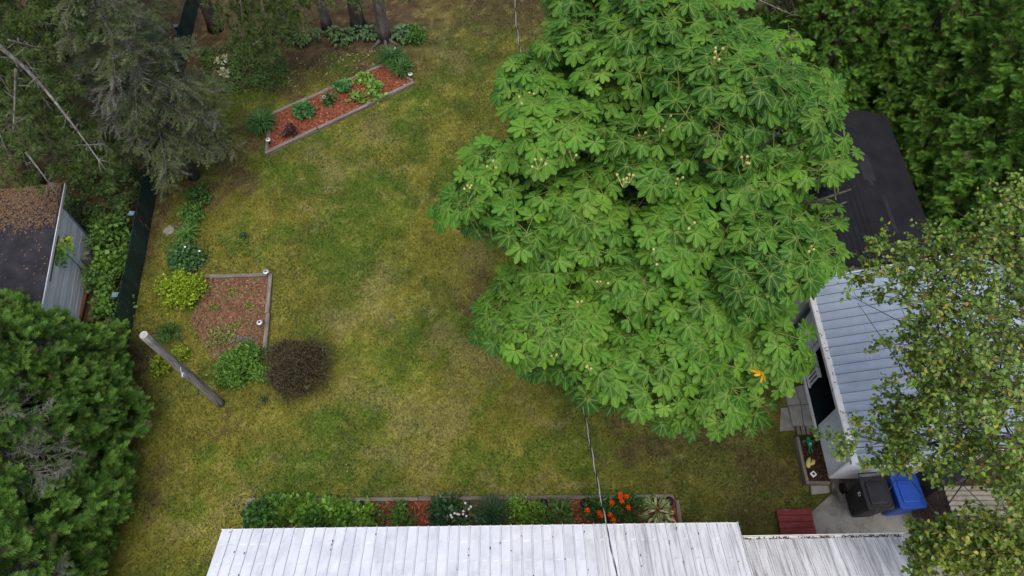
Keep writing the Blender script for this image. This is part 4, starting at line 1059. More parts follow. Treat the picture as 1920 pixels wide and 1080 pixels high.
# ------------------------------------------------------------------ lawn litter and weeds
def lawn_bits(name, n, L, cols, label, thr, T, h, seed):
    X = R.uniform(-10, 7, n); Y = R.uniform(2.6, 21, n); keep = fbm(X * 1.1, Y * 1.1, 3, seed) > thr
    for p in HARD: keep &= ~inpoly(X, Y, p)
    X, Y = X[keep], Y[keep]; n = len(X); a = R.uniform(0, 6.28, n)
    P = np.stack((X, Y, ground_z(X, Y) + R.uniform(.01, h, n)), -1)
    V, F, C, _ = inst(T, P, np.stack((np.cos(a), np.sin(a), R.normal(0, .2, n)), -1), np.array((0, 0, 1.)) + R.normal(0, .3, (n, 3)), L * R.uniform(.5, 1.4, n), np.array(cols)[R.integers(0, len(cols), n)] * R.uniform(.6, 1.3, n)[:, None])
    tag(link(name, mesh_np(name, V, F, M['leaf'], col=C)), label, 'ground litter', kind='stuff')
lawn_bits('clover', 26000, .055, [(.085, .14, .025), (.10, .16, .03), (.12, .17, .035)], 'broad-leaved clover and weeds mixed into the lawn', .56, ROUND, .05, 91)
lawn_bits('fallen_leaves', 1100, .05, [(.30, .26, .10), (.22, .16, .07), (.34, .32, .16), (.16, .10, .05)], 'scattered dry leaves and bits lying on the lawn', .35, OVAL, .05, 95)
lawn_bits('dry_thatch', 30000, .07, [(.24, .185, .09), (.20, .15, .07), (.28, .22, .11)], 'dry straw-coloured thatch in the worn patches of the lawn', .60, (NARROW[0] * np.array((1, .5, 1)), NARROW[1]), .03, 99)

# ------------------------------------------------------------------ small plants
DG, MG, LG, YG = (.022, .060, .016), (.045, .105, .022), (.085, .17, .032), (.19, .27, .022)
BRIGHT = 1.7
# slanting bed
blade_clump('daylily', 492, 232, .62, .55, 300, .015, (.018, .055, .014), (.05, .12, .025), 'dark grassy daylily clump at the lower end of the slanting bed', z0=.03)
blade_clump('daylily', 733, 110, .60, .55, 280, .015, (.018, .055, .014), (.05, .12, .025), 'dark grassy daylily clump at the far corner of the slanting bed', z0=.03)
blade_clump('daylily', 754, 130, .52, .5, 240, .015, (.022, .06, .014), (.055, .125, .025), 'dark grassy daylily clump beside the upper right lamp of the slanting bed', z0=.03)
shrub('sedum', 568, 205, .36, .33, .42, 700, .085, (.04, .12, .035), (.085, .21, .06), 'large round blue-green mound on red mulch in the slanting bed', 'plant', T=ROUND, z0=.07, spread=.09, clumps=120)
shrub('sedum', 642, 161, .29, .27, .36, 520, .08, (.04, .12, .035), (.085, .21, .06), 'smaller round blue-green mound near the middle of the slanting bed', 'plant', T=ROUND, z0=.07, spread=.09, clumps=120)
shrub('peony', 619, 186, .2, .2, .3, 260, .085, (.02, .055, .016), (.05, .11, .025), 'small dark green plant beside the middle lamp of the slanting bed', 'plant', z0=.07)
shrub('coral_bells', 544, 246, .23, .2, .22, 300, .085, (.030, .016, .018), (.075, .035, .035), 'dark purple leafy plant low on the red mulch', 'plant', T=ROUND, mat='leafgloss', z0=.07)
for (px, py, n, lab) in ((682, 148, 120, 'yellow-green leafy plant on the far side of the slanting bed'), (703, 162, 170, 'largest yellow-green leafy plant in the slanting bed'), (670, 181, 70, 'little leafy plant at the near timber of the slanting bed'), (697, 181, 90, 'bright leafy plant by the near timber of the slanting bed')):
    shrub('leafy_plant', px, py, .28, .24, .18, n, .12, (.06, .13, .025), (.15, .24, .04), lab, 'plant', T=ROUND, z0=.06, clumps=12, flat=1.4, group='leafy plants in the slanting bed')
# strip beside the fence
shrub('euonymus', 340, 542, .62, .50, .62, 2300, .085, (.11, .19, .016), (.30, .40, .022), 'bright yellow-green shrub at the corner of the square bed', T=OVAL, spread=.2, clumps=60)
shrub('geranium', 348, 484, .47, .42, .42, 1500, .075, (.022, .065, .020), (.06, .13, .040), 'dark green rounded shrub just beyond the yellow-green one', T=ROUND, spread=.2, clumps=50)
blade_clump('daylily', 352, 440, .45, .45, 150, .013, (.035, .09, .02), (.08, .17, .03), 'bright grassy clump in the strip by the fence')
shrub('leafy_plant', 357, 404, .33, .33, .35, 420, .11, MG, LG, 'broad-leaved green plant in the strip above the grassy clump', 'plant', T=OVAL, clumps=18)
shrub('leafy_plant', 366, 372, .3, .4, .32, 380, .10, (.03, .075, .018), MG, 'dark leafy plant at the far end of the strip by the fence', 'plant', clumps=18)
shrub('leafy_plant', 335, 462, .3, .3, .3, 300, .08, MG, LG, 'small leafy plant between grassy clump and dark green shrub', 'plant', clumps=14)
for (px, py, lab) in ((347, 463, 'small white flower above the dark green shrub'), (374, 471, 'small white flower at the edge of the strip by the lawn')):
    c = gp(px, py, .5); e = empty('flower', (c[0], c[1], 0), lab, 'flower', 'small white flowers in the strip')
    b = MB(); b.tube([(c[0], c[1], 0), c], .005, 5); b.build('stem', M['petiole'], e)
    b = MB(); b.lathe(c, [(.01, 0), (.032, .01), (.02, .016)], 8); b.build('bloom', M['whitepetal'], e)
# square bed and the pole
shrub('spirea', 438, 690, .50, .42, .62, 1900, .085, (.045, .105, .020), (.12, .23, .032), 'bright green shrub below the square bed, left of the brown one', T=OVAL, spread=.2, clumps=46)
shrub('spirea', 472, 668, .36, .40, .5, 1100, .085, (.035, .085, .018), (.095, .19, .03), 'green shrub against the end of the long timber of the square bed', T=OVAL, spread=.2, clumps=30)
shrub('spirea', 490, 704, .34, .22, .4, 700, .085, (.045, .105, .020), (.12, .23, .032), 'low green shrub touching the brown barberry', T=OVAL, spread=.22, clumps=22)
shrub('barberry', 559, 688, .55, .55, 1.2, 6500, .085, (.042, .038, .020), (.090, .076, .042), 'large round brown-purple shrub on the lawn below the square bed', T=NARROW, spread=.16, clumps=120, upw=1.2, flat=.3)
bb = [o for o in bpy.data.objects if o.name.startswith('barberry')][0]; bc0 = wloc(bb); bm_ = MB()
for i in range(70):
    u_ = unit(R.normal(0, 1, 3)); u_[2] = abs(u_[2]) * .8 + .1; e_ = bc0 + np.array((0, 0, .45)) + u_ * np.array((.95, 1.0, .85)) * R.uniform(.8, 1.08); bm_.tube([bc0 + (0, 0, .2) + u_ * .2, (bc0 + e_) / 2 + u_ * .15 + (0, 0, .15), e_], [.008, .006, .003], 4, False)
tag(bm_.build('shoots', M['twig'], bb), kind='stuff')
lobes_ = [leaf_cloud(n_, bc0 + np.array((dx_, dy_, z_)), (r_, r_, r_ * .9), .085, (.040, .036, .019), (.088, .072, .040), NARROW, 60, .16, upw=1.2, flat=.3) for dx_, dy_, z_, r_, n_ in ((-.35, .3, .6, .42, 2300), (.3, .35, .55, .4, 2200), (.42, -.2, .5, .42, 2300), (-.1, -.45, .5, .4, 2200), (-.45, -.2, .45, .34, 1500), (.1, .1, .85, .38, 1900))]
Vm, Fm, Cm = merge(lobes_); tag(link('lobe_foliage', mesh_np('lobe_foliage', Vm, Fm, M['leaf'], col=Cm), bb), kind='stuff')
V, F, C, _ = leaf_cloud(700, bc0 + (0, 0, .45), (1.0, 1.05, .85), .075, (.05, .05, .022), (.10, .10, .04), NARROW, 46, .10); tag(link('outer_foliage', mesh_np('outer_foliage', V, F, M['leaf'], col=C), bb), kind='stuff')
shrub('spurge', 304, 684, .20, .26, .3, 420, .08, (.12, .18, .015), (.27, .34, .025), 'small yellow-green plant behind the wooden pole', 'plant', clumps=16)
shrub('spurge', 338, 664, .2, .2, .28, 320, .08, (.12, .18, .015), (.25, .32, .025), 'small yellow-green plant on the near side of the wooden pole', 'plant', clumps=14)
shrub('fern', 318, 628, .28, .3, .28, 420, .12, (.028, .075, .018), (.06, .13, .028), 'soft dark green fern between fence and square bed', 'plant', T=NARROW, clumps=20)
shrub('thyme', 452, 640, .34, .12, .14, 600, .05, (.10, .13, .10), (.19, .23, .18), 'low silvery grey-green patch at the edge of the green shrubs', 'plant', T=NARROW, clumps=24)
shrub('stonecrop', 412, 634, .38, .30, .12, 420, .075, (.12, .15, .04), (.30, .33, .11), 'pale yellowish plant creeping over the faded mulch', 'plant', clumps=20, flat=1.5)
for (px, py, n, lab) in ((465, 575, 60, 'small weed in the middle of the square bed'), (432, 548, 80, 'weed tuft near the far timber of the square bed'), (400, 575, 80, 'weed tuft beside the yellow-green shrub'), (440, 612, 70, 'weed tuft in front of the lamp of the square bed'), (458, 443, 90, 'dark weed tuft alone in the lawn beyond the square bed'), (497, 752, 60, 'dark weed tuft in the lawn below the brown shrub')):
    dark = 'dark' in lab
    shrub('weed', px, py, .14, .12, .1, n, .06, (.03, .06, .02) if dark else (.07, .12, .02), (.06, .09, .035) if dark else (.16, .22, .03), lab, 'weed', 'weeds', clumps=8, flat=1.4)
# hostas under the pines and the light green one
for (px, py, n, lab, ms) in ((545, 70, 18, 'hosta half hidden by the pine bough', H_GREEN), (562, 74, 22, 'hosta at the left end of the row under the pines', H_GREEN), (590, 64, 14, 'small lone hosta between the pine trunks', H_GREEN),
                             (628, 62, 26, 'hosta left of centre in the row under the pines', H_GREEN), (650, 66, 30, 'middle hosta of the row under the pines', H_GREEN), (672, 60, 28, 'hosta second from the pale pine trunk', H_BLUE), (693, 62, 26, 'hosta touching the roots of the pale pine trunk', H_BLUE), (640, 76, 16, 'low hosta in front of the row under the pines', H_GREEN)):
    hosta(px, py, .38, .34, int(n * 1.7), ms, lab, group='hostas under the pines', L=.19)
hosta(755, 62, .46, .4, 62, H_BLUE, 'pale blue-green hosta to the right of the pine trunk', L=.24, group=None)
shrub('leafy_plant', 778, 64, .36, .42, .45, 900, .08, (.03, .09, .015), (.075, .17, .022), 'bright green leafy plant beside the pale hosta', 'plant', clumps=30)
# house bed
for i, (px, py, rx, n, ca, cb, lab) in enumerate((
        (490, 962, .42, 420, DG, MG, 'dark green phlox at the left end of the house bed'), (515, 955, .4, 420, (.03, .08, .02), LG, 'leafy phlox second from the left end of the house bed'),
        (545, 958, .42, 520, (.06, .13, .02), (.14, .23, .03), 'yellow-green phlox third from the left end of the house bed'), (572, 955, .4, 520, (.05, .12, .02), (.13, .22, .03), 'tall yellow-green phlox in the left half of the house bed'),
        (600, 962, .42, 520, (.03, .085, .02), LG, 'green phlox in the middle of the leafy row in the house bed'), (630, 958, .42, 520, (.045, .11, .02), (.12, .21, .03), 'phlox near the right end of the leafy row in the house bed'),
        (655, 966, .36, 360, (.04, .10, .02), (.11, .2, .03), 'phlox second from the right of the leafy row in the house bed'), (680, 968, .32, 260, (.05, .11, .02), (.14, .22, .03), 'loose phlox ending the leafy row in the house bed'),
        (497, 978, .4, 300, DG, MG, 'low dark plant at the left corner of the house eave'), (590, 978, .4, 260, DG, MG, 'low dark plant under the eave below the leafy row'))):
    shrub('phlox', px, py, rx, .30, .5, int(n * 1.3), .125, tuple(1.35 * a for a in ca), tuple(1.35 * a for a in cb), lab, 'plant', 'phlox in the house bed', T=OVAL, z0=.06, clumps=30, spread=.16, upw=1.2)
shrub('leafy_plant', 715, 962, .34, .26, .3, 150, .08, (.035, .09, .02), (.09, .16, .03), 'sparse low plant on the mulch of the house bed', 'plant', z0=.06, clumps=12)
shrub('columbine', 757, 968, .22, .3, .42, 420, .09, (.035, .085, .02), (.10, .19, .03), 'small upright green plant between two mulch gaps in the house bed', 'plant', z0=.06, clumps=18)
shrub('peony', 838, 966, .36, .34, .55, 620, .13, (.014, .040, .014), (.035, .085, .028), 'dark green peony with broad leaves in the house bed', 'plant', mat='leafgloss', z0=.06, clumps=26)
pk = shrub('pink_flowers', 876, 970, .4, .3, .5, 420, .07, (.03, .07, .025), (.07, .13, .04), 'loose plant with pale pink flowers in the house bed', 'plant', z0=.06, clumps=20)
for i in range(12):
    c = gp(868 + R.normal(0, 16), 962 + R.normal(0, 13), .58); b = MB(); b.lathe(c, [(.008, 0), (.03, .01), (.022, .018)], 7); b.build('flower', M['pinkpetal'], pk)
blade_clump('fescue', 922, 966, .50, .55, 520, .008, (.010, .034, .012), (.032, .080, .022), 'round dark green grass tuft in the house bed', z0=.06, arch=.7)
shrub('weigela', 972, 956, .27, .28, .5, 620, .075, (.06, .13, .018), (.15, .25, .03), 'light green shrub right of the round grass tuft', z0=.06, clumps=26)
shrub('weigela', 1000, 960, .26, .26, .45, 560, .075, (.05, .12, .018), (.13, .23, .03), 'light green shrub touching the one beside the grass tuft', z0=.06, clumps=24)
shrub('weigela', 1022, 972, .22, .22, .35, 320, .08, (.03, .08, .018), (.08, .15, .03), 'darker low plant beside the pair of light green shrubs', 'plant', z0=.06, clumps=16)
shrub('columbine', 1054, 960, .24, .34, .38, 380, .085, (.03, .08, .02), (.075, .15, .035), 'soft green plant left of the orange lilies', 'plant', z0=.06, clumps=18)
lil = []
for (px, py, n, lab) in ((1120, 948, 150, 'lily plant on the left with orange flowers above the mulch'), (1150, 960, 190, 'middle lily plant under the overhead wire'), (1180, 955, 170, 'right-hand lily plant with a cluster of orange flowers')):
    lil.append(shrub('orange_lily', px, py, .3, .3, .5, n * 2, .15, (.022, .06, .016), (.06, .13, .028), lab, 'plant', 'orange lilies', T=NARROW, z0=.06, clumps=16, upw=1.2))
def lily_flower(px, py, parent):
    c = gp(px, py, .68); b = MB(); a0 = R.uniform(0, 1)
    for k in range(6):
        a = a0 + k * math.pi / 3; d = np.array((math.cos(a), math.sin(a), 0)); s_ = np.array((-d[1], d[0], 0))
        L = .075 * R.uniform(.85, 1.1)
        b.add([c, c + d * L * .45 + s_ * .018 + (0, 0, .035), c + d * L * .8 + s_ * .014 + (0, 0, .03), c + d * L + (0, 0, .005), c + d * L * .8 - s_ * .014 + (0, 0, .03), c + d * L * .45 - s_ * .018 + (0, 0, .035)], [(0, 3, 2, 1), (0, 5, 4, 3)])
    f = b.build('flower', M['orange'], parent)
    b = MB(); base = wloc(parent); b.tube([base + (0, 0, .05), (base + c) / 2, c - (0, 0, .002)], .006, 5); b.build('stalk', M['petiole'], parent)
for (px, py, k) in ((1101, 957, 0), (1124, 962, 0), (1147, 943, 1), (1144, 966, 1), (1150, 975, 1), (1163, 927, 2), (1175, 931, 2), (1166, 940, 2), (1178, 952, 2), (1163, 933, 2), (1128, 968, 0)):
    lily_flower(px, py, lil[k])
hosta(1232, 960, .52, .36, 95, H_VAR, 'cream striped hosta at the right end of the house bed', z0=.06, group=None, L=.17)
for o in list(bpy.data.objects):
    if o.parent and o.parent.name.startswith('hosta') and o.data in H_VAR: o.scale[1] *= .72

# undergrowth: nobody could count it
def cover(name, poly, n, h, L, ca, cb, label, T=OVAL, z=0.):
    P = np.array(poly); lo, hi = P.min(0), P.max(0); X = R.uniform(lo[0], hi[0], n); Y = R.uniform(lo[1], hi[1], n); k = inpoly(X, Y, poly); X, Y = X[k], Y[k]; n = len(X)
    nz = fbm(X * 2.2, Y * 2.2, 3, 61); hh = h * np.clip(nz * 1.8 - .3, .08, 1.2) * R.uniform(.5, 1.1, n)
    k = R.random(n) < np.clip(nz * 2.2 - .35, .05, 1); X, Y, hh, nz = X[k], Y[k], hh[k], nz[k]; n = len(X)
    Pp = np.stack((X, Y, z + hh), -1); a = R.uniform(0, 2 * np.pi, n)
    D = np.stack((np.cos(a), np.sin(a), R.normal(.1, .3, n)), -1); Nn = np.array((0, 0, 1.)) + R.normal(0, .4, (n, 3))
    C = lerp(ca, cb, np.clip(R.random(n) * .7 + (nz - .4), 0, 1)) * R.uniform(.7, 1.3, n)[:, None] * BRIGHT
    V, F, C, _ = inst(T, Pp, D, Nn, L * R.uniform(.6, 1.3, n), C)
    return tag(link(name, mesh_np(name, V, F, M['leaf'], col=C)), label, 'undergrowth', kind='stuff')
PXP = lambda pts, z=0.: [tuple(gp(x, y, z)[:2]) for x, y in pts]
cover('undergrowth', PXP([(150, 340), (275, 330), (262, 400), (225, 560), (210, 600), (175, 560), (190, 480), (120, 380)]), 11000, .7, .10, (.025, .055, .014), (.075, .13, .03), 'weedy green undergrowth between the white shed and the fence')
cover('ground_cover', PXP([(375, 100), (480, 70), (545, 120), (540, 165), (440, 185), (385, 160)]), 6500, .28, .08, (.025, .065, .015), (.075, .14, .025), 'leafy ground cover patch at the edge of the pines')
cover('leaf_debris', PXP([(520, 110), (720, 90), (700, 130), (560, 180), (520, 170)]), 500, .03, .09, (.10, .12, .04), (.24, .26, .12), 'scattered pale leaves on the grass by the slanting bed')
shrub('raspberry', 208, 445, .45, .5, .9, 900, .13, (.035, .085, .018), (.09, .17, .03), 'tall green bramble between the stump and the fence', clumps=26)
shrub('raspberry', 200, 505, .4, .5, .8, 700, .14, (.04, .10, .018), (.11, .2, .03), 'leafy green bramble beside the far log', clumps=22, T=ROUND)
shrub('raspberry', 205, 575, .4, .4, .7, 500, .13, (.035, .09, .018), (.09, .18, .03), 'bramble at the foot of the fence above the cedars', clumps=18)
shrub('white_hosta', 423, 138, .2, .2, .25, 110, .13, (.30, .34, .15), (.52, .55, .36), 'small plant with cream leaves nearest the slanting bed', 'plant', 'cream-leaved plants', clumps=10)
shrub('white_hosta', 416, 111, .18, .16, .25, 80, .12, (.28, .32, .14), (.50, .53, .34), 'small plant with cream leaves farther into the ground cover', 'plant', 'cream-leaved plants', clumps=8)
# sapling before the white shed
sp = gp(160, 516); sap = empty('sapling', sp, 'thin sapling with yellow-green leaves in front of the white shed', 'sapling')
tipp = gp(118, 470, 1.6); b = MB(); b.tube([sp, sp * .6 + tipp * .4 + (.05, 0, 0), tipp], [.016, .012, .006], 6)
V, F, C, _ = leaf_cloud(60, tipp + (.05, -.05, -.15), (.3, .3, .28), .13, (.04, .09, .02), (.08, .15, .03), ROUND, 14); V2, F2, C2, _ = leaf_cloud(22, tipp + (-.02, .12, .05), (.2, .2, .15), .16, (.20, .28, .02), (.34, .40, .03), ROUND, 6)
b.build('stem', M['twig'], sap); Vm, Fm, Cm = merge([(V, F, C, 0), (V2, F2, C2, 0)]); tag(link('foliage', mesh_np('foliage', Vm, Fm, M['leaf'], col=Cm), sap), kind='stuff')
# low stone in the grass strip
b = MB(); c = gp(317, 433); b.lathe(c, [(.15, -.02), (.16, .03), (.11, .055), (.04, .06)], 12); b.v = [tuple(np.array(v) + R.normal(0, .012, 3)) for v in b.v]
tag(b.build('rock', M['rock']), 'flat pale stone in the grass strip beside the fence', 'rock')

# ------------------------------------------------------------------ conifers
def cedar_mesh(h, r, ncl, nsp, L, ca, cb, seed, z0=.15, power=.75):
    global R
    keepR = R; R = np.random.default_rng(seed)
    t = 1 - np.sqrt(1 - R.random(ncl) * .985); t = np.clip(t, 0, .99)
    a = R.uniform(0, 2 * np.pi, ncl); z = z0 + t * (h - z0)
    lob = 1 + .16 * np.sin(a * 3 + z * 1.1 + seed) + .10 * np.sin(a * 7 + z * 2.3)
    rr = r * np.minimum(1, .55 + 2.2 * t) * (1 - t) ** power * 1.25 * lob * R.choice((1, .93, .8), ncl, p=(.5, .35, .15))
    out = np.stack((np.cos(a), np.sin(a), np.zeros(ncl)), -1)
    cen = out * rr[:, None]; cen[:, 2] = z + R.normal(0, .08, ncl)
    k = np.repeat(np.arange(ncl), nsp); n = len(k)
    D = unit(out[k] * .85 + np.array((0, 0, .25)) + R.normal(0, .5, (n, 3)))
    P = cen[k] + R.normal(0, L * .22, (n, 3)) - D * L * .35
    Nn = R.normal(0, .6, (n, 3)) + out[k] * .45 + np.array((0, 0, .8))
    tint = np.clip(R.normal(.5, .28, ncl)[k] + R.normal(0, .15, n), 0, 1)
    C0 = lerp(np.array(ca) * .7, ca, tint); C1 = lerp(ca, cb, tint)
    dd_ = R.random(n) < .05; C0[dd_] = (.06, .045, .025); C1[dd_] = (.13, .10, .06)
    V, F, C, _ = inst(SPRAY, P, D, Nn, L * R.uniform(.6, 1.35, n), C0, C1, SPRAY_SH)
    R = keepR
    return mesh_np('crown', V, F, M['needle'], col=C)

def trunk_mesh(h, r, mat, name='trunk'):
    b = MB(); b.tube([(0, 0, -.05), (r * .1, 0, h * .3), (-r * .1, r * .1, h * .6), (0, 0, h * .96)], [r * 1.15, r * .85, r * .5, .015], 10)
    return b.mesh(name, M[mat], True)

def conifer(name, x, y, crown, trunk, label, cat='tree', group=None, s=1., rz=0.):
    e = empty(name, (x, y, 0), label, cat, group)
    o = link('crown', crown, e, (x, y, 0)); o.rotation_euler = (0, 0, rz); o.scale = (s, s, s); tag(o, kind='stuff')
    o = link('trunk', trunk, e, (x, y, 0)); o.scale = (s, s, s)
    return e

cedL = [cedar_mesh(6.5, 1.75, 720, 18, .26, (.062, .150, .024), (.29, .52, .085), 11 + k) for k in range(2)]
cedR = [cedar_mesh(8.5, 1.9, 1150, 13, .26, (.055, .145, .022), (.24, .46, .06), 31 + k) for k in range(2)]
ctr = trunk_mesh(6.3, .14, 'barkdark'); ctr2 = trunk_mesh(8.2, .17, 'barkdark')
for i, (x, y, k, s, rz, lab) in enumerate((
        (-10.95, 7.3, 0, .72, .3, 'bright green cedar at the near end of the dark green fence'), (-10.75, 6.2, 1, .92, 1.9, 'bright green cedar second from the fence end, facing the pole'),
        (-10.6, 4.8, 0, .98, 3.1, 'bright green cedar in the middle of the hedge beside the lawn'), (-10.35, 3.4, 0, .95, 4.4, 'bright green cedar nearest the house along the lawn edge'),
        (-10.1, 1.9, 1, .95, 5.5, 'bright green cedar at the bottom corner of the yard'), (-12.7, 7.8, 1, .75, .9, 'bright green cedar against the white board shed'), (-12.4, 6.4, 0, 1.1, 2.4, 'cedar behind the hedge at the left edge'), (-12.6, 4.0, 1, 1.05, 1.2, 'cedar behind the hedge at the lower left edge'))):
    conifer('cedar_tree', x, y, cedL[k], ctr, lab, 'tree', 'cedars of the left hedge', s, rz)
for i, (x, y, k, s, rz, lab) in enumerate((
        (9.4, 16.7, 0, .9, .5, 'dark cedar standing just behind the far end of the shingled roof'), (11.7, 16.3, 1, 1., 2.2, 'dark cedar at the far right corner of the shingled roof'), (12.9, 14.4, 0, 1.05, 3.4, 'dark cedar beside the far half of the shingled roof'),
        (12.95, 12.6, 1, 1.0, 4.4, 'dark cedar beside the middle of the shingled roof'), (12.95, 10.8, 0, 1.0, 5.6, 'dark cedar beside the near end of the shingled roof'), (13.0, 9.0, 1, .95, .9, 'dark cedar behind the birch at the right edge'),
        (13.2, 17.5, 0, 1.1, 2.9, 'dark cedar in the top right corner'), (10.6, 18.6, 1, 1.05, 1.3, 'dark cedar at the top edge behind the hedge'), (8.3, 18.4, 0, .9, 4.0, 'dark cedar at the top edge beyond the chestnut'))):
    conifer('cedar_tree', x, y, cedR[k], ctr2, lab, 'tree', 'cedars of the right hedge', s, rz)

def spruce(name, x, y, h, r, z0, nb, label, ca, cb, lich, seed, mat='needle', twigs=True, L=.30, dead=.12, group=None, yrange=None):
    """whorls of drooping limbs, side twigs carrying needle brushes; some twigs dead and lichened"""
    global R
    keepR = R; R = np.random.default_rng(seed)
    e = empty(name, (x, y, 0), label, 'tree', group)
    link('trunk', trunk_mesh(h, .17, 'bark'), e, (x, y, 0))
    lm = MB(); dt = MB(); P = []; D = []; Lc = []
    for i in range(nb):
        t = (i + .5) / nb; z = z0 + (h - z0) * t ** 1.15; a = i * 2.39996 + R.normal(0, .2)
        ln = r * (1 - t * .92) * R.uniform(.75, 1.12); o = np.array((math.cos(a), math.sin(a), 0.)); sd_ = np.array((-o[1], o[0], 0))
        pts = [np.array((x, y, z)) + o * ln * q + np.array((0, 0, -.28 * ln * q ** 1.6 + .10 * ln * max(0, q - .75) * 3)) for q in np.linspace(0, 1, 6)]
        lm.tube(pts, list(np.linspace(.028, .006, 6)), 5, False)
        isdead = R.random() < dead
        m = int(7 + ln * 9)
        for j in range(m):
            q = .22 + .78 * (j + R.random()) / m; f = q * 5; ii = min(int(f), 4); p = pts[ii] + (pts[ii + 1] - pts[ii]) * (f - ii)
            sg = 1 if j % 2 else -1; tw = ln * .42 * (1.12 - q) + .14; d = unit(o * .75 + sd_ * sg * R.uniform(.5, 1.0) + np.array((0, 0, -.22)) + R.normal(0, .12, 3))
            if isdead:
                dt.tube([p, p + d * tw * .6 + R.normal(0, .03, 3), p + d * tw + R.normal(0, .05, 3)], [.006, .0045, .003], 3, False)
                if R.random() < .4: continue
            k = max(1, int(tw / .17))
            for s_ in range(k):
                P.append(p + d * tw * s_ / k); D.append(unit(d + R.normal(0, .2, 3))); Lc.append(isdead)
                if R.random() < .75:
                    P.append(p + d * tw * (s_ + .4) / k); D.append(unit(d + np.cross(d, (0, 0, 1)) * R.choice((-1, 1)) * .9 + R.normal(0, .15, 3))); Lc.append(isdead)
    P = np.array(P); D = np.array(D); Lc = np.array(Lc); qq = pj(P); kk = (qq[:, 0] > -420) & (qq[:, 1] > -420) & (qq[:, 1] < 1500); P, D, Lc = P[kk], D[kk], Lc[kk]; n = len(P)
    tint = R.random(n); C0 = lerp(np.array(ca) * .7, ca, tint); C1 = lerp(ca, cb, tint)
    lk = (R.random(n) < lich) | (Lc & (R.random(n) < .6)); g = np.array((.26, .26, .22))
    C0[lk] = g * R.uniform(.4, .8, lk.sum())[:, None]; C1[lk] = g * R.uniform(.7, 1.25, lk.sum())[:, None]
    V, F, C, _ = inst(BRUSH, P, D, np.array((0, 0, 1.)) + R.normal(0, .35, (n, 3)), L * R.uniform(.75, 1.25, n), C0, C1, BRUSH_SH)
    tag(link('crown', mesh_np('crown', V, F, M[mat], col=C), e), kind='stuff')
    tag(lm.build('limbs', M['bark'], e), kind='stuff')
    if dt.v: tag(dt.build('dead_twigs', M['lichen'], e), kind='stuff')
    R = keepR
    return e
GA, GB = (.085, .116, .046), (.27, .33, .145)
spruce('spruce_tree', -9.95, 14.5, 11, 2.35, 2.0, 84, 'grey-green spruce with drooping limbs overhanging the dark fence', GA, GB, .16, 51, group='conifers at the top left')
spruce('spruce_tree', -13.2, 16.9, 12, 2.9, 2.6, 84, 'lichened spruce left of the fence near the top left corner', (.075, .112, .040), (.235, .30, .12), .18, 52, dead=.22, group='conifers at the top left')
spruce('spruce_tree', -14.6, 14.3, 11, 2.4, 2.6, 70, 'shaggy spruce hanging over the needle-strewn felt roof', (.080, .122, .040), (.24, .32, .11), .12, 53, dead=.25, group='conifers at the top left')
spruce('spruce_tree', -13.4, 20.2, 12, 2.5, 2.5, 76, 'dark spruce by the far end of the fence', (.065, .10, .036), (.20, .265, .10), .12, 57, dead=.15, group='conifers at the top left')
spruce('spruce_tree', -11.1, 4.9, 9.0, 2.4, 3.4, 42, 'dull grey lichened spruce rising out of the left cedars', (.08, .115, .045), (.24, .31, .14), .16, 54, dead=.3, group='grey conifers in the left hedge')
spruce('spruce_tree', -11.2, 1.9, 9.0, 2.5, 3.2, 42, 'dull grey lichened spruce at the bottom left corner', (.08, .115, .045), (.24, .31, .14), .16, 55, dead=.3, group='grey conifers in the left hedge')

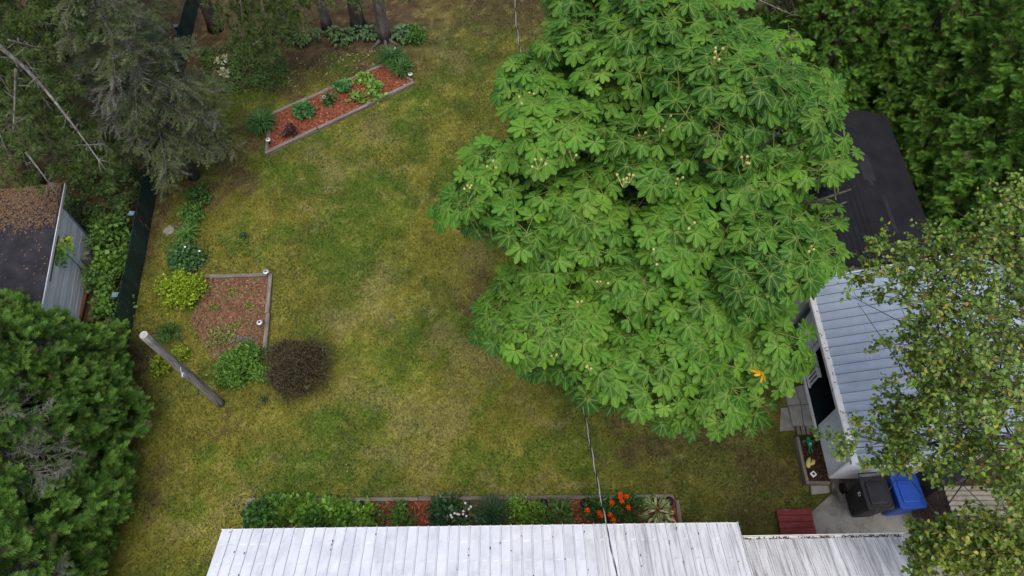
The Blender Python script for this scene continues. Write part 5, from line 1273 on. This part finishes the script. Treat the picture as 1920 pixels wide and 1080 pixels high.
def pine(name, base, boughs, label, h=11., r=.17, seed=0, mat='bark', lean=(0, 0), bare=(), group='pines along the top edge', ca=(.080, .125, .030), cb=(.25, .35, .10), roots=False):
    """tall bare trunk; long boughs ending in needle puffs reach to the given points"""
    global R
    keepR = R; R = np.random.default_rng(seed)
    e = empty(name, base, label, 'tree', group); base = np.array(base, float)
    b = MB(); tops = base + np.array((lean[0], lean[1], h))
    b.tube([base + (tops - base) * t - np.array((0, 0, .05 if t == 0 else 0)) for t in (0, .04, .15, .4, .7, 1)], [r * 1.5, r * 1.15, r, r * .85, r * .6, .02], 14)
    if roots:
        for a in (-.6, -1.4, -2.3, .4, 2.6): b.tube([base + (0, 0, .22), base + np.array((math.cos(a) * .3, math.sin(a) * .3, .06)), base + np.array((math.cos(a) * .75, math.sin(a) * .7, -.03))], [.1, .07, .03], 7)
    b.build('trunk', M[mat], e, True)
    lm = MB(); P = []; D = []
    for (end, z1, n) in boughs:
        end = np.array(end, float); st_ = np.array((base[0] + lean[0] * z1 / h, base[1] + lean[1] * z1 / h, z1)); mid = (st_ + end) / 2 + np.array((0, 0, .35))
        pts = crom(np.array((st_, mid, end)), np.linspace(0, 1, 10)); lm.tube(pts, list(np.linspace(.045, .008, 10)), 6, False)
        ln = np.linalg.norm(end - st_); o = unit(end - st_); sd_ = unit(np.cross(o, (0, 0, 1)))
        for j in range(n):
            q = 1 - R.random() ** 1.4 * .62; f = q * 9; ii = min(int(f), 8); p = pts[ii] + (pts[ii + 1] - pts[ii]) * (f - ii)
            d = unit(o * .7 + sd_ * R.normal(0, .8) + np.array((0, 0, R.normal(.1, .3)))); tw = R.uniform(.15, .75) * min(1, ln * .35)
            tip = p + d * tw; lm.tube([p, (p + tip) / 2 + R.normal(0, .03, 3), tip], [.009, .007, .004], 4, False)
            for s_ in (1., .75, .5):
                P.append(p + d * tw * s_); D.append(unit(d + np.array((0, 0, .35)) + R.normal(0, .3, 3)))
    if P:
        P = np.array(P); D = np.array(D); n = len(P); tint = R.random(n)
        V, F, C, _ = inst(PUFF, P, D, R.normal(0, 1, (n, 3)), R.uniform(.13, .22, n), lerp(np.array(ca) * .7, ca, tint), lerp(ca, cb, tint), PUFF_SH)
        tag(link('crown', mesh_np('crown', V, F, M['needle'], col=C), e), kind='stuff'); tag(lm.build('limbs', M['bark'], e), kind='stuff')
    for pts, rr, stubs in bare:
        bm_ = MB(); pts = crom(np.array(pts, float), np.linspace(0, 1, 12)); bm_.tube(pts, list(np.linspace(rr, rr * .22, 12)), 7)
        for k in range(stubs):
            i = R.integers(2, 11); d = unit(R.normal(0, 1, 3) * (1, 1, .5)); l = R.uniform(.12, .45); bm_.tube([pts[i], pts[i] + d * l * .6 + R.normal(0, .03, 3), pts[i] + d * l + (0, 0, -.05)], [.010, .007, .003], 4)
        tag(bm_.build('dead_branch', M['lichen'], e, True), 'bare grey dead branch')
    R = keepR
    return e
def B_(px, py, z, z1, n): return (gp(px, py, z), z1, n)
pine('pine_tree', gp(405, 55), [B_(420, 22, 3.0, 6, 34), B_(450, 8, 3.2, 6.5, 36)], 'dark leaning pine trunk beside the far end of the fence', 12, .2, 71, 'barkdark')
pine('pine_tree', gp(535, 62), [B_(480, 95, 2.2, 5, 60), B_(515, 72, 2.4, 5, 54), B_(458, 72, 2.6, 5.4, 44), B_(540, 45, 2.8, 5.6, 44), B_(560, 20, 3, 6, 36), B_(500, 40, 3, 6, 40), B_(520, 10, 3.2, 6.4, 40)], 'pine whose needled bough hangs over the ground cover patch', 12, .17, 72, 'barkdark',
     bare=[([gp(575, -20, 3.4), gp(545, 18, 3.0), gp(505, 60, 2.7), gp(474, 84, 2.6)], .035, 9)])
pine('pine_tree', gp(614, 52), [B_(570, 18, 3.0, 6, 16), B_(600, 5, 3.2, 6, 14)], 'thin grey pine trunk left of the hosta row', 12, .15, 73, 'bark')
pine('pine_tree', gp(673, 52), [B_(640, 0, 3.2, 6, 14), B_(690, -8, 3.2, 6, 12)], 'dark pine trunk behind the middle of the hosta row', 12, .22, 74, 'barkdark')
pine('pine_tree', gp(722, 74), [B_(770, -20, 3.2, 6, 12)], 'pale barked pine trunk with spreading roots', 12, .19, 75, 'bark', roots=True)
pine('pine_tree', (-13.9, 15.6, 0), [B_(110, 20, 6.3, 9, 44), B_(160, 65, 5.8, 8.5, 40), B_(95, 170, 5.0, 8, 42), B_(30, 40, 6.2, 8, 46), B_(20, 90, 5.6, 8, 46), B_(80, 90, 5.4, 8, 40), B_(170, 300, 3.0, 6, 44), B_(200, 285, 2.8, 6, 40), B_(60, 240, 4.4, 7, 40), B_(140, 260, 3.6, 6.5, 40), B_(20, 300, 4.0, 6.5, 36), B_(120, 310, 3.2, 6, 40), B_(215, 320, 2.4, 5, 34), B_(60, 330, 3.2, 6, 30)],
     'long-needled pine over the top left corner with bare dead limbs', 13, .2, 76, 'bark', group=None, ca=(.080, .13, .030), cb=(.25, .36, .095),
     bare=[([gp(-10, 80, 7.2), gp(60, 140, 6.4), gp(130, 225, 5.6), gp(198, 318, 4.8)], .055, 34), ([gp(30, 130, 6.4), gp(28, 190, 5.6), gp(24, 250, 5.0)], .04, 12), ([gp(48, 285, 4.6), gp(75, 320, 4.2), gp(105, 362, 3.8)], .035, 10), ([gp(15, 75, 6.8), gp(75, 90, 6.3)], .03, 6)])
pine('pine_tree', (6.2, 22.5, 0), [B_(1395, 12, 4.2, 6.5, 24), B_(1440, 8, 4.4, 6.5, 24), B_(1490, 18, 4.2, 6.5, 26), B_(1545, 14, 4.2, 6.5, 28), B_(1600, 18, 4.0, 6.5, 26), B_(1570, 40, 3.8, 6, 18)], 'brownish pine behind the chestnut at the top edge', 12, .2, 77, 'bark', group=None, ca=(.045, .045, .018), cb=(.12, .115, .045),
     bare=[([gp(1400, -10, 5), gp(1450, 12, 4.6), gp(1490, 30, 4.4)], .03, 8), ([gp(1560, -20, 4.8), gp(1590, 12, 4.5), gp(1575, 48, 4.2)], .025, 8)])

# ------------------------------------------------------------------ horse chestnut
def chestnut_leaf(seed, droop):
    r = np.random.default_rng(seed); V = []; F = []; U = []
    for ang, L in ((0, 1.0), (40, .97), (-40, .97), (80, .82), (-80, .82), (124, .56), (-124, .56)):
        a = math.radians(ang + r.normal(0, 4)); L *= r.uniform(.92, 1.06); d = np.array((math.cos(a), math.sin(a), 0)); s_ = np.array((-d[1], d[0], 0))
        w = .215 * L * r.uniform(.9, 1.1); dr = droop * r.uniform(.7, 1.3); fold = .05 * L
        z = lambda t: -dr * L * t ** 1.8 + .05 * t
        b = len(V)
        V += [d * .03, d * L * .40 + (0, 0, z(.4) - fold * .6), d * L * .72 + (0, 0, z(.72) - fold), d * L + (0, 0, z(1.))]; U += [(0, 0), (0, .4), (0, .72), (0, 1)]
        for sg in (1, -1):
            V += [d * L * .38 + s_ * sg * w * .60 + (0, 0, z(.38)), d * L * .70 + s_ * sg * w + (0, 0, z(.70)), d * L * .9 + s_ * sg * w * .62 + (0, 0, z(.92))]; U += [(sg, .38), (sg, .70), (sg, .9)]
        F += [(b, b + 1, b + 4), (b + 1, b + 5, b + 4), (b + 1, b + 2, b + 5), (b + 2, b + 6, b + 5), (b + 2, b + 3, b + 6),
              (b, b + 7, b + 1), (b + 1, b + 7, b + 8), (b + 1, b + 8, b + 2), (b + 2, b + 8, b + 9), (b + 2, b + 9, b + 3)]
    return np.array(V), np.array(F), np.array(U)
CL = [chestnut_leaf(100 + k, dr) for k, dr in enumerate((.16, .28, .4, .24))]
OUTL = [(1040, -80), (1045, 20), (1030, 60), (1045, 80), (940, 88), (935, 150), (930, 200), (985, 240), (985, 258), (870, 258), (866, 310), (850, 340), (800, 372), (805, 405), (840, 425), (900, 440), (950, 462), (955, 500), (912, 545), (880, 605), (885, 645), (950, 660), (990, 715),
        (1055, 708), (1075, 765), (1150, 748), (1185, 795), (1250, 815), (1290, 845), (1350, 815), (1440, 808), (1470, 740), (1512, 705), (1522, 650), (1488, 600), (1474, 565), (1528, 515), (1586, 485), (1596, 400), (1600, 330), (1604, 290), (1572, 255), (1588, 160), (1535, 112), (1480, 95), (1525, 62), (1515, 25), (1430, 25), (1370, 30), (1345, -80)]
def shrink_ok(q, m):
    ok = inpoly(q[..., 0], q[..., 1], OUTL)
    for dx, dy in ((m, 0), (-m, 0), (0, m), (0, -m)): ok &= inpoly(q[..., 0] + dx, q[..., 1] + dy, OUTL)
    return ok
TC = np.array((3.05, 9.3, 4.3)); TR_ = np.array((5.1, 5.0, 5.3))
tree = empty('chestnut_tree', (3.1, 9.3, 0), 'large horse chestnut with broad palmate leaves filling the middle of the yard', 'tree')
b = MB(); b.tube([(3.1, 9.3, -.05), (3.1, 9.3, .4), (3.05, 9.28, 1.8), (3.0, 9.3, 3.2), (3.05, 9.3, 5.5), (3.0, 9.4, 7.6)], [.34, .27, .23, .2, .12, .03], 14); b.build('trunk', M['bark'], tree, True)
# boughs: centres spread over the dome; leaf whorls sit on the outside of each bough
ga = np.pi * (3 - 5 ** .5); NB = 92; bc = []
for i in range(NB):
    zz_ = 1 - (i + .5) / NB * 1.22; rr_ = math.sqrt(max(0, 1 - zz_ * zz_)); a = i * ga
    u = np.array((math.cos(a) * rr_, math.sin(a) * rr_, zz_)); k = R.uniform(.76, .98)
    bc.append((TC + TR_ * u * k, u, R.uniform(.62, .98)))
for (px_, py_, z_, r_) in ((840, 385, 5.6, .62), (905, 395, 5.8, .8), (900, 300, 6.0, .62), (965, 340, 6.6, .85), (975, 150, 7.2, .75), (1000, 210, 7.2, .75), (1075, 60, 7.8, .75), (1110, 20, 8.2, .8), (935, 600, 4.6, .7), (1010, 600, 5.2, .8), (1000, 660, 4.6, .62),
                           (1490, 55, 7.2, .6), (1545, 190, 7.0, .8), (1555, 330, 6.0, .75), (1550, 430, 5.4, .75), (1500, 660, 4.6, .55), (1220, 90, 9.2, .9), (1250, 30, 9.3, .9), (1180, 170, 8.6, .8), (1310, 180, 9.0, .9), (1400, 90, 8.8, .85), (1000, 520, 5.6, .8), (960, 420, 5.8, .75), (1300, 790, 3.8, .6), (1450, 560, 5.6, .8)):
    c_ = gp(px_, py_, z_); bc.append((c_, unit(c_ - TC), r_))
wp = []; wa = []; wtint = []
for c, u, rad in bc:
    tint = R.normal(.5, .32); m = int(26 * rad * rad) + 5
    for j in range(m):
        d = unit(R.normal(0, 1, 3) + u * 1.1 + np.array((0, 0, .7)))
        p = c + d * rad * R.uniform(.65, 1.05)
        if p[2] < 2.2: continue
        wp.append(p); wa.append(unit(d * .8 + np.array((0, 0, .7)))); wtint.append(tint)
for j in range(200):        # inner layer
    u = unit(R.normal(0, 1, 3)); u[2] = abs(u[2]) - .15; wp.append(TC + TR_ * u * R.uniform(.55, .72)); wa.append(unit(u + np.array((0, 0, .8)))); wtint.append(.2)
wp = np.array(wp); wa = np.array(wa); wtint = np.array(wtint)
q = pj(wp); ok = shrink_ok(q, 31) | ((q[:, 1] < 0) & (q[:, 0] > 1040) & (q[:, 0] < 1380)); wp, wa, wtint = wp[ok], wa[ok], wtint[ok]
LP = []; LD = []; LN = []; LS = []; LT = []; PE = []
for p, ax_, ti in zip(wp, wa, wtint):
    k = R.integers(5, 8); a0 = R.uniform(0, 6.28); x_ = unit(np.cross(ax_, (0.1, .9, .2))); y_ = np.cross(ax_, x_)
    for i in range(k):
        a = a0 + i * 2 * math.pi / k + R.normal(0, .2); rad = x_ * math.cos(a) + y_ * math.sin(a)
        pl = R.uniform(.10, .36); c = p + rad * pl + ax_ * (.12 + R.uniform(-.06, .10)) - np.array((0, 0, .06))
        LP.append(c); LD.append(unit(rad + np.array((0, 0, -.15)) + R.normal(0, .1, 3))); LN.append(unit(ax_ * .55 + np.array((0, 0, .65)) + rad * .3 + R.normal(0, .16, 3)))
        LS.append(R.uniform(.15, .30) if R.random() < .5 else R.uniform(.20, .28)); LT.append(np.clip(ti + R.normal(0, .2), 0, 1)); PE.append((p, c))
LP, LD, LN, LS, LT = map(np.array, (LP, LD, LN, LS, LT))
CA, CB = np.array((.020, .076, .009)), np.array((.096, .220, .022))
colL = lerp(CA, CB, LT) * (1 + (fbm(LP[:, 0] * .8, LP[:, 1] * .8 + LP[:, 2], 2, 121)[:, None] - .5) * np.array((.9, .35, .1))); yel = R.random(len(LT)) < .06; colL[yel] = colL[yel] * .5 + np.array((.12, .20, .03)) * .55
# which leaves show: nearest to the camera in each small patch of the view from the air
q = pj(LP); cell = 30.0; best = {}
for i in np.argsort(q[:, 2]):
    if not (0 <= q[i, 0] < 1920 and 0 <= q[i, 1] < 1080): continue
    key = (int(q[i, 0] // cell), int(q[i, 1] // cell))
    if key not in best: best[key] = i
single = sorted(best.values(), key=lambda i: -LS[i] / q[i, 2])[:300]
mask = np.zeros(len(LP), bool); mask[single] = True
leafm = []
for v, f, u in CL:
    for t in (.1, .35, .6, .85, 1.0):
        leafm.append(mesh_np('leaf', v, f, M['chestnut'], col=np.repeat((CA * (1 - t) + CB * t)[None], len(v), 0), uv=u))
Fr = frames(LD, LN)
for i in np.nonzero(mask)[0]:
    me = leafm[R.integers(4) * 5 + int(np.clip(LT[i] * 4.5, 0, 4))]
    o = link('leaf', me, tree, LP[i]); o.rotation_euler = Matrix(Fr[i].tolist()).to_euler(); s_ = LS[i]; o.scale = (s_, s_, s_)
rest = np.nonzero(~mask)[0]; parts = []; UV = []
for k, (v, f, u) in enumerate(CL):
    ii = rest[k::4]; pv = inst((v, f), LP[ii], LD[ii], LN[ii], LS[ii], colL[ii], uv=u); parts.append(pv); UV.append(pv[3])
Vm, Fm, Cm = merge(parts); tag(link('crown', mesh_np('crown', Vm, Fm, M['chestnut'], col=Cm, uv=np.concatenate(UV)), tree), kind='stuff')
b = MB()
for c, u, rad in bc:
    if not shrink_ok(pj(c), 0) and pj(c)[1] > 0: continue
    s0 = np.array((3.05, 9.3, np.clip(c[2] - 2.2, 1.8, 6.5))); b.tube([s0, (s0 + c) / 2 + (0, 0, -.1), c], [.07, .05, .02], 6, False)
tag(b.build('boughs', M['bark'], tree, True), kind='stuff')
b = MB()
for p, c in PE: b.tube([p, c], [.008, .006], 3, False)
for p, ax_ in zip(wp, wa): b.tube([p - ax_ * .5, p], [.012, .009], 4, False)
tag(b.build('petioles', M['petiole'], tree), kind='stuff')
# husks
for (px, py) in ((1001, 168), (981, 195), (1140, 140), (1138, 128), (1075, 290), (1170, 338), (1183, 330), (1240, 242), (1200, 255), (945, 320), (930, 312), (1010, 305), (1350, 92), (1342, 108), (1250, 222), (1265, 338), (1108, 688), (1040, 665), (1523, 470), (1230, 480), (1130, 528), (1080, 570), (1050, 668), (880, 350), (1290, 420), (1400, 300)):
    dq = (q[:, 0] - px) ** 2 + (q[:, 1] - py) ** 2; near = np.argsort(dq)[:6]; i = near[np.argmin(q[near, 2])]; c = gp(px, py, LP[i][2] + .16)
    b = MB()
    for k in range(R.integers(2, 5)):
        p = c + R.normal(0, .055, 3); b.lathe(p, [(.006, -.022), (.02, -.012), (.023, .0), (.017, .015), (.005, .021)], 8); b.tube([p, c - (0, 0, .16)], .006, 4)
    b.build('husk_cluster', M['husk'], tree)
# the one yellowed leaf
dq = (q[:, 0] - 1428) ** 2 + (q[:, 1] - 705) ** 2; near = np.argsort(dq)[:10]; zt = LP[near][:, 2].max()
v, f, u = chestnut_leaf(300, .75); yl = link('leaf', mesh_np('leaf', v, f, M['yellowleaf']), tree, gp(1428, 703, zt + .18)); yl.scale = (.2, .2, .2); yl.rotation_euler = (.3, .2, 1.0); tag(yl, 'single bright yellow withered leaf')

# ------------------------------------------------------------------ birches
def birch(name, base, top, masses, limbs, label, seed, group='birches', ca=(.072, .155, .023), cb=(.22, .335, .045), L=.072):
    global R
    keepR = R; R = np.random.default_rng(seed); base = np.array(base, float); top = np.array(top, float)
    e = empty(name, base, label, 'tree', group)
    b = MB(); tr = crom(np.array((base - (0, 0, .05), base * .65 + top * .35 + (.1, .1, 0), base * .3 + top * .7, top)), np.linspace(0, 1, 14)); b.tube(tr, list(np.linspace(.17, .03, 14)), 12); b.build('trunk', M['birchbark'], e, True)
    lm = MB(); tw = MB(); P = []; D = []; shade = []
    for (c, rad, n) in masses:
        c = np.array(c, float); i = np.argmin(np.abs(tr[:, 2] - max(1.5, c[2] - 1.8))); st_ = tr[i]
        path = crom(np.array((st_, st_ * .62 + c * .38 + R.normal(0, .22, 3) + np.array((0, 0, .3)), st_ * .3 + c * .7 + R.normal(0, .22, 3) + np.array((0, 0, .25)), c)), np.linspace(0, 1, 9)); lm.tube(path, list(np.linspace(.045, .012, 9) * np.clip(np.mean(rad) * 1.4, .25, 1)), 6, False)
        ou = unit(c - st_); ti = R.normal(.5, .2)
        sub = c + R.normal(0, .45, (max(2, n // 7), 3)) * rad
        for k in range(int(n * (.85 if np.mean(rad) < .42 else .95))):
            d0 = unit(R.normal(0, 1, 3) * (1, 1, .7) + ou * .7); p0 = sub[R.integers(len(sub))] + R.normal(0, .26, 3) * rad; ln = R.uniform(.35, .95) * np.clip(np.mean(rad) * 1.1, .25, .9)
            p1 = p0 + d0 * ln * .6; p2 = p1 + unit(d0 + np.array((0, 0, -.7))) * ln * .5
            tw.tube([p0, p1, p2], [.008, .006, .003], 3, False)
            m = R.integers(15, 25)
            for j in range(m):
                t = R.random(); p = p0 * (1 - t) ** 2 + 2 * p1 * t * (1 - t) + p2 * t * t
                P.append(p + R.normal(0, .035, 3)); D.append(unit(R.normal(0, .7, 3) + np.array((0, 0, -.35)) + d0 * .4)); shade.append(ti)
        if R.random() < .9: lm.tube([path[5], path[5] + R.normal(0, .5, 3), path[5] + R.normal(0, .8, 3)], [.02, .012, .005], 5, False)
    for pts in limbs:
        pts = crom(np.array(pts), np.linspace(0, 1, 8)); lm.tube(pts, list(np.linspace(.03, .006, 8)), 6, False)
    P = np.array(P); D = np.array(D); shade = np.array(shade); n = len(P)
    C = lerp(ca, cb, np.clip(shade + R.normal(0, .18, n), 0, 1)); y = R.random(n); C[y < .06] = np.array((.40, .38, .06)) * R.uniform(.7, 1.1, (y < .06).sum())[:, None]; br = (y > .965); C[br] = np.array((.26, .18, .05)) * R.uniform(.6, 1.2, br.sum())[:, None]
    V, F, C, _ = inst(BIRCH, P, D, np.array((0, 0, 1.)) + R.normal(0, .55, (n, 3)), L * R.uniform(.7, 1.25, n), C)
    tag(link('crown', mesh_np('crown', V, F, M['leafgloss'], col=C), e), kind='stuff'); tag(lm.build('limbs', M['barkdark'] , e, True), kind='stuff'); tag(tw.build('twigs', M['twig'], e), kind='stuff')
    R = keepR
    return e
def m_(px, py, z, rad, n): return (gp(px, py, z), (rad, rad, rad * .7) if not hasattr(rad, '__len__') else rad, n)
birch('birch_tree', (10.9, 5.6, 0), (9.6, 5.6, 10.0), [
    m_(1655, 475, 6.6, .5, 20), m_(1705, 505, 6.9, .65, 34), m_(1635, 505, 6.3, .32, 9), m_(1770, 500, 7.2, .7, 42), m_(1840, 480, 7.4, .8, 48), m_(1905, 440, 7.6, .8, 50), m_(1912, 360, 7.2, .4, 14), m_(1660, 555, 6.4, .25, 5), m_(1625, 545, 6.2, .18, 3),
    m_(1750, 575, 7.0, .6, 40), m_(1705, 620, 6.6, .4, 18), m_(1830, 575, 7.6, .85, 58), m_(1905, 545, 7.8, .9, 58), m_(1790, 660, 7.0, .7, 46), m_(1870, 665, 7.6, .85, 58), m_(1930, 640, 7.8, .8, 44), m_(1740, 680, 6.5, .4, 22), m_(1690, 660, 6.3, .25, 8), m_(1640, 645, 6.2, .16, 3),
    m_(1840, 750, 7.2, .8, 56), m_(1905, 760, 7.5, .8, 50), m_(1770, 740, 6.6, .55, 36), m_(1720, 740, 6.3, .35, 16)], [], 'tall birch whose dense yellow-green crown hides the right side of the cabin roof', 91)
birch('birch_tree', (11.2, 4.4, 0), (10.4, 4.2, 8.5), [
    m_(1700, 785, 6.0, .45, 24), m_(1645, 780, 5.6, .3, 12), m_(1565, 842, 5.2, .28, 8), m_(1610, 840, 5.4, .3, 9), m_(1670, 828, 5.6, .4, 18), m_(1755, 800, 6.2, .6, 40), m_(1720, 845, 5.6, .35, 16), m_(1825, 820, 6.4, .65, 44), m_(1790, 855, 5.8, .4, 22), m_(1900, 840, 6.6, .7, 48), m_(1890, 895, 6.2, .45, 26), m_(1640, 868, 5.0, .22, 5), m_(1600, 785, 5.2, .2, 4), m_(1540, 820, 4.6, .16, 3), m_(1690, 868, 5.2, .2, 6), m_(1755, 880, 5.4, .22, 7)],
      [[gp(1800, 820, 6), gp(1700, 835, 5.7), gp(1600, 815, 5.2)], [gp(1780, 840, 5.9), gp(1700, 822, 5.6), gp(1640, 800, 5.3)]], 'leaning birch reaching over the cabin gutter and the bins', 92)
birch('birch_tree', (11.0, 2.2, 0), (10.6, 2.0, 7.0), [
    m_(1705, 1000, 4.2, .22, 9), m_(1755, 1010, 4.4, .32, 26), m_(1810, 1005, 4.8, .38, 30), m_(1870, 1000, 5.2, .45, 38), m_(1925, 965, 5.4, .4, 34), m_(1750, 1060, 4.2, .4, 36), m_(1815, 1060, 4.8, .5, 46), m_(1885, 1050, 5.2, .6, 54), m_(1930, 1060, 5.2, .6, 40), m_(1715, 1040, 4.0, .22, 9)],
      [], 'low bushy birch in the bottom right corner beside the lean-to roof', 93, ca=(.08, .155, .024), cb=(.24, .32, .045), L=.082)
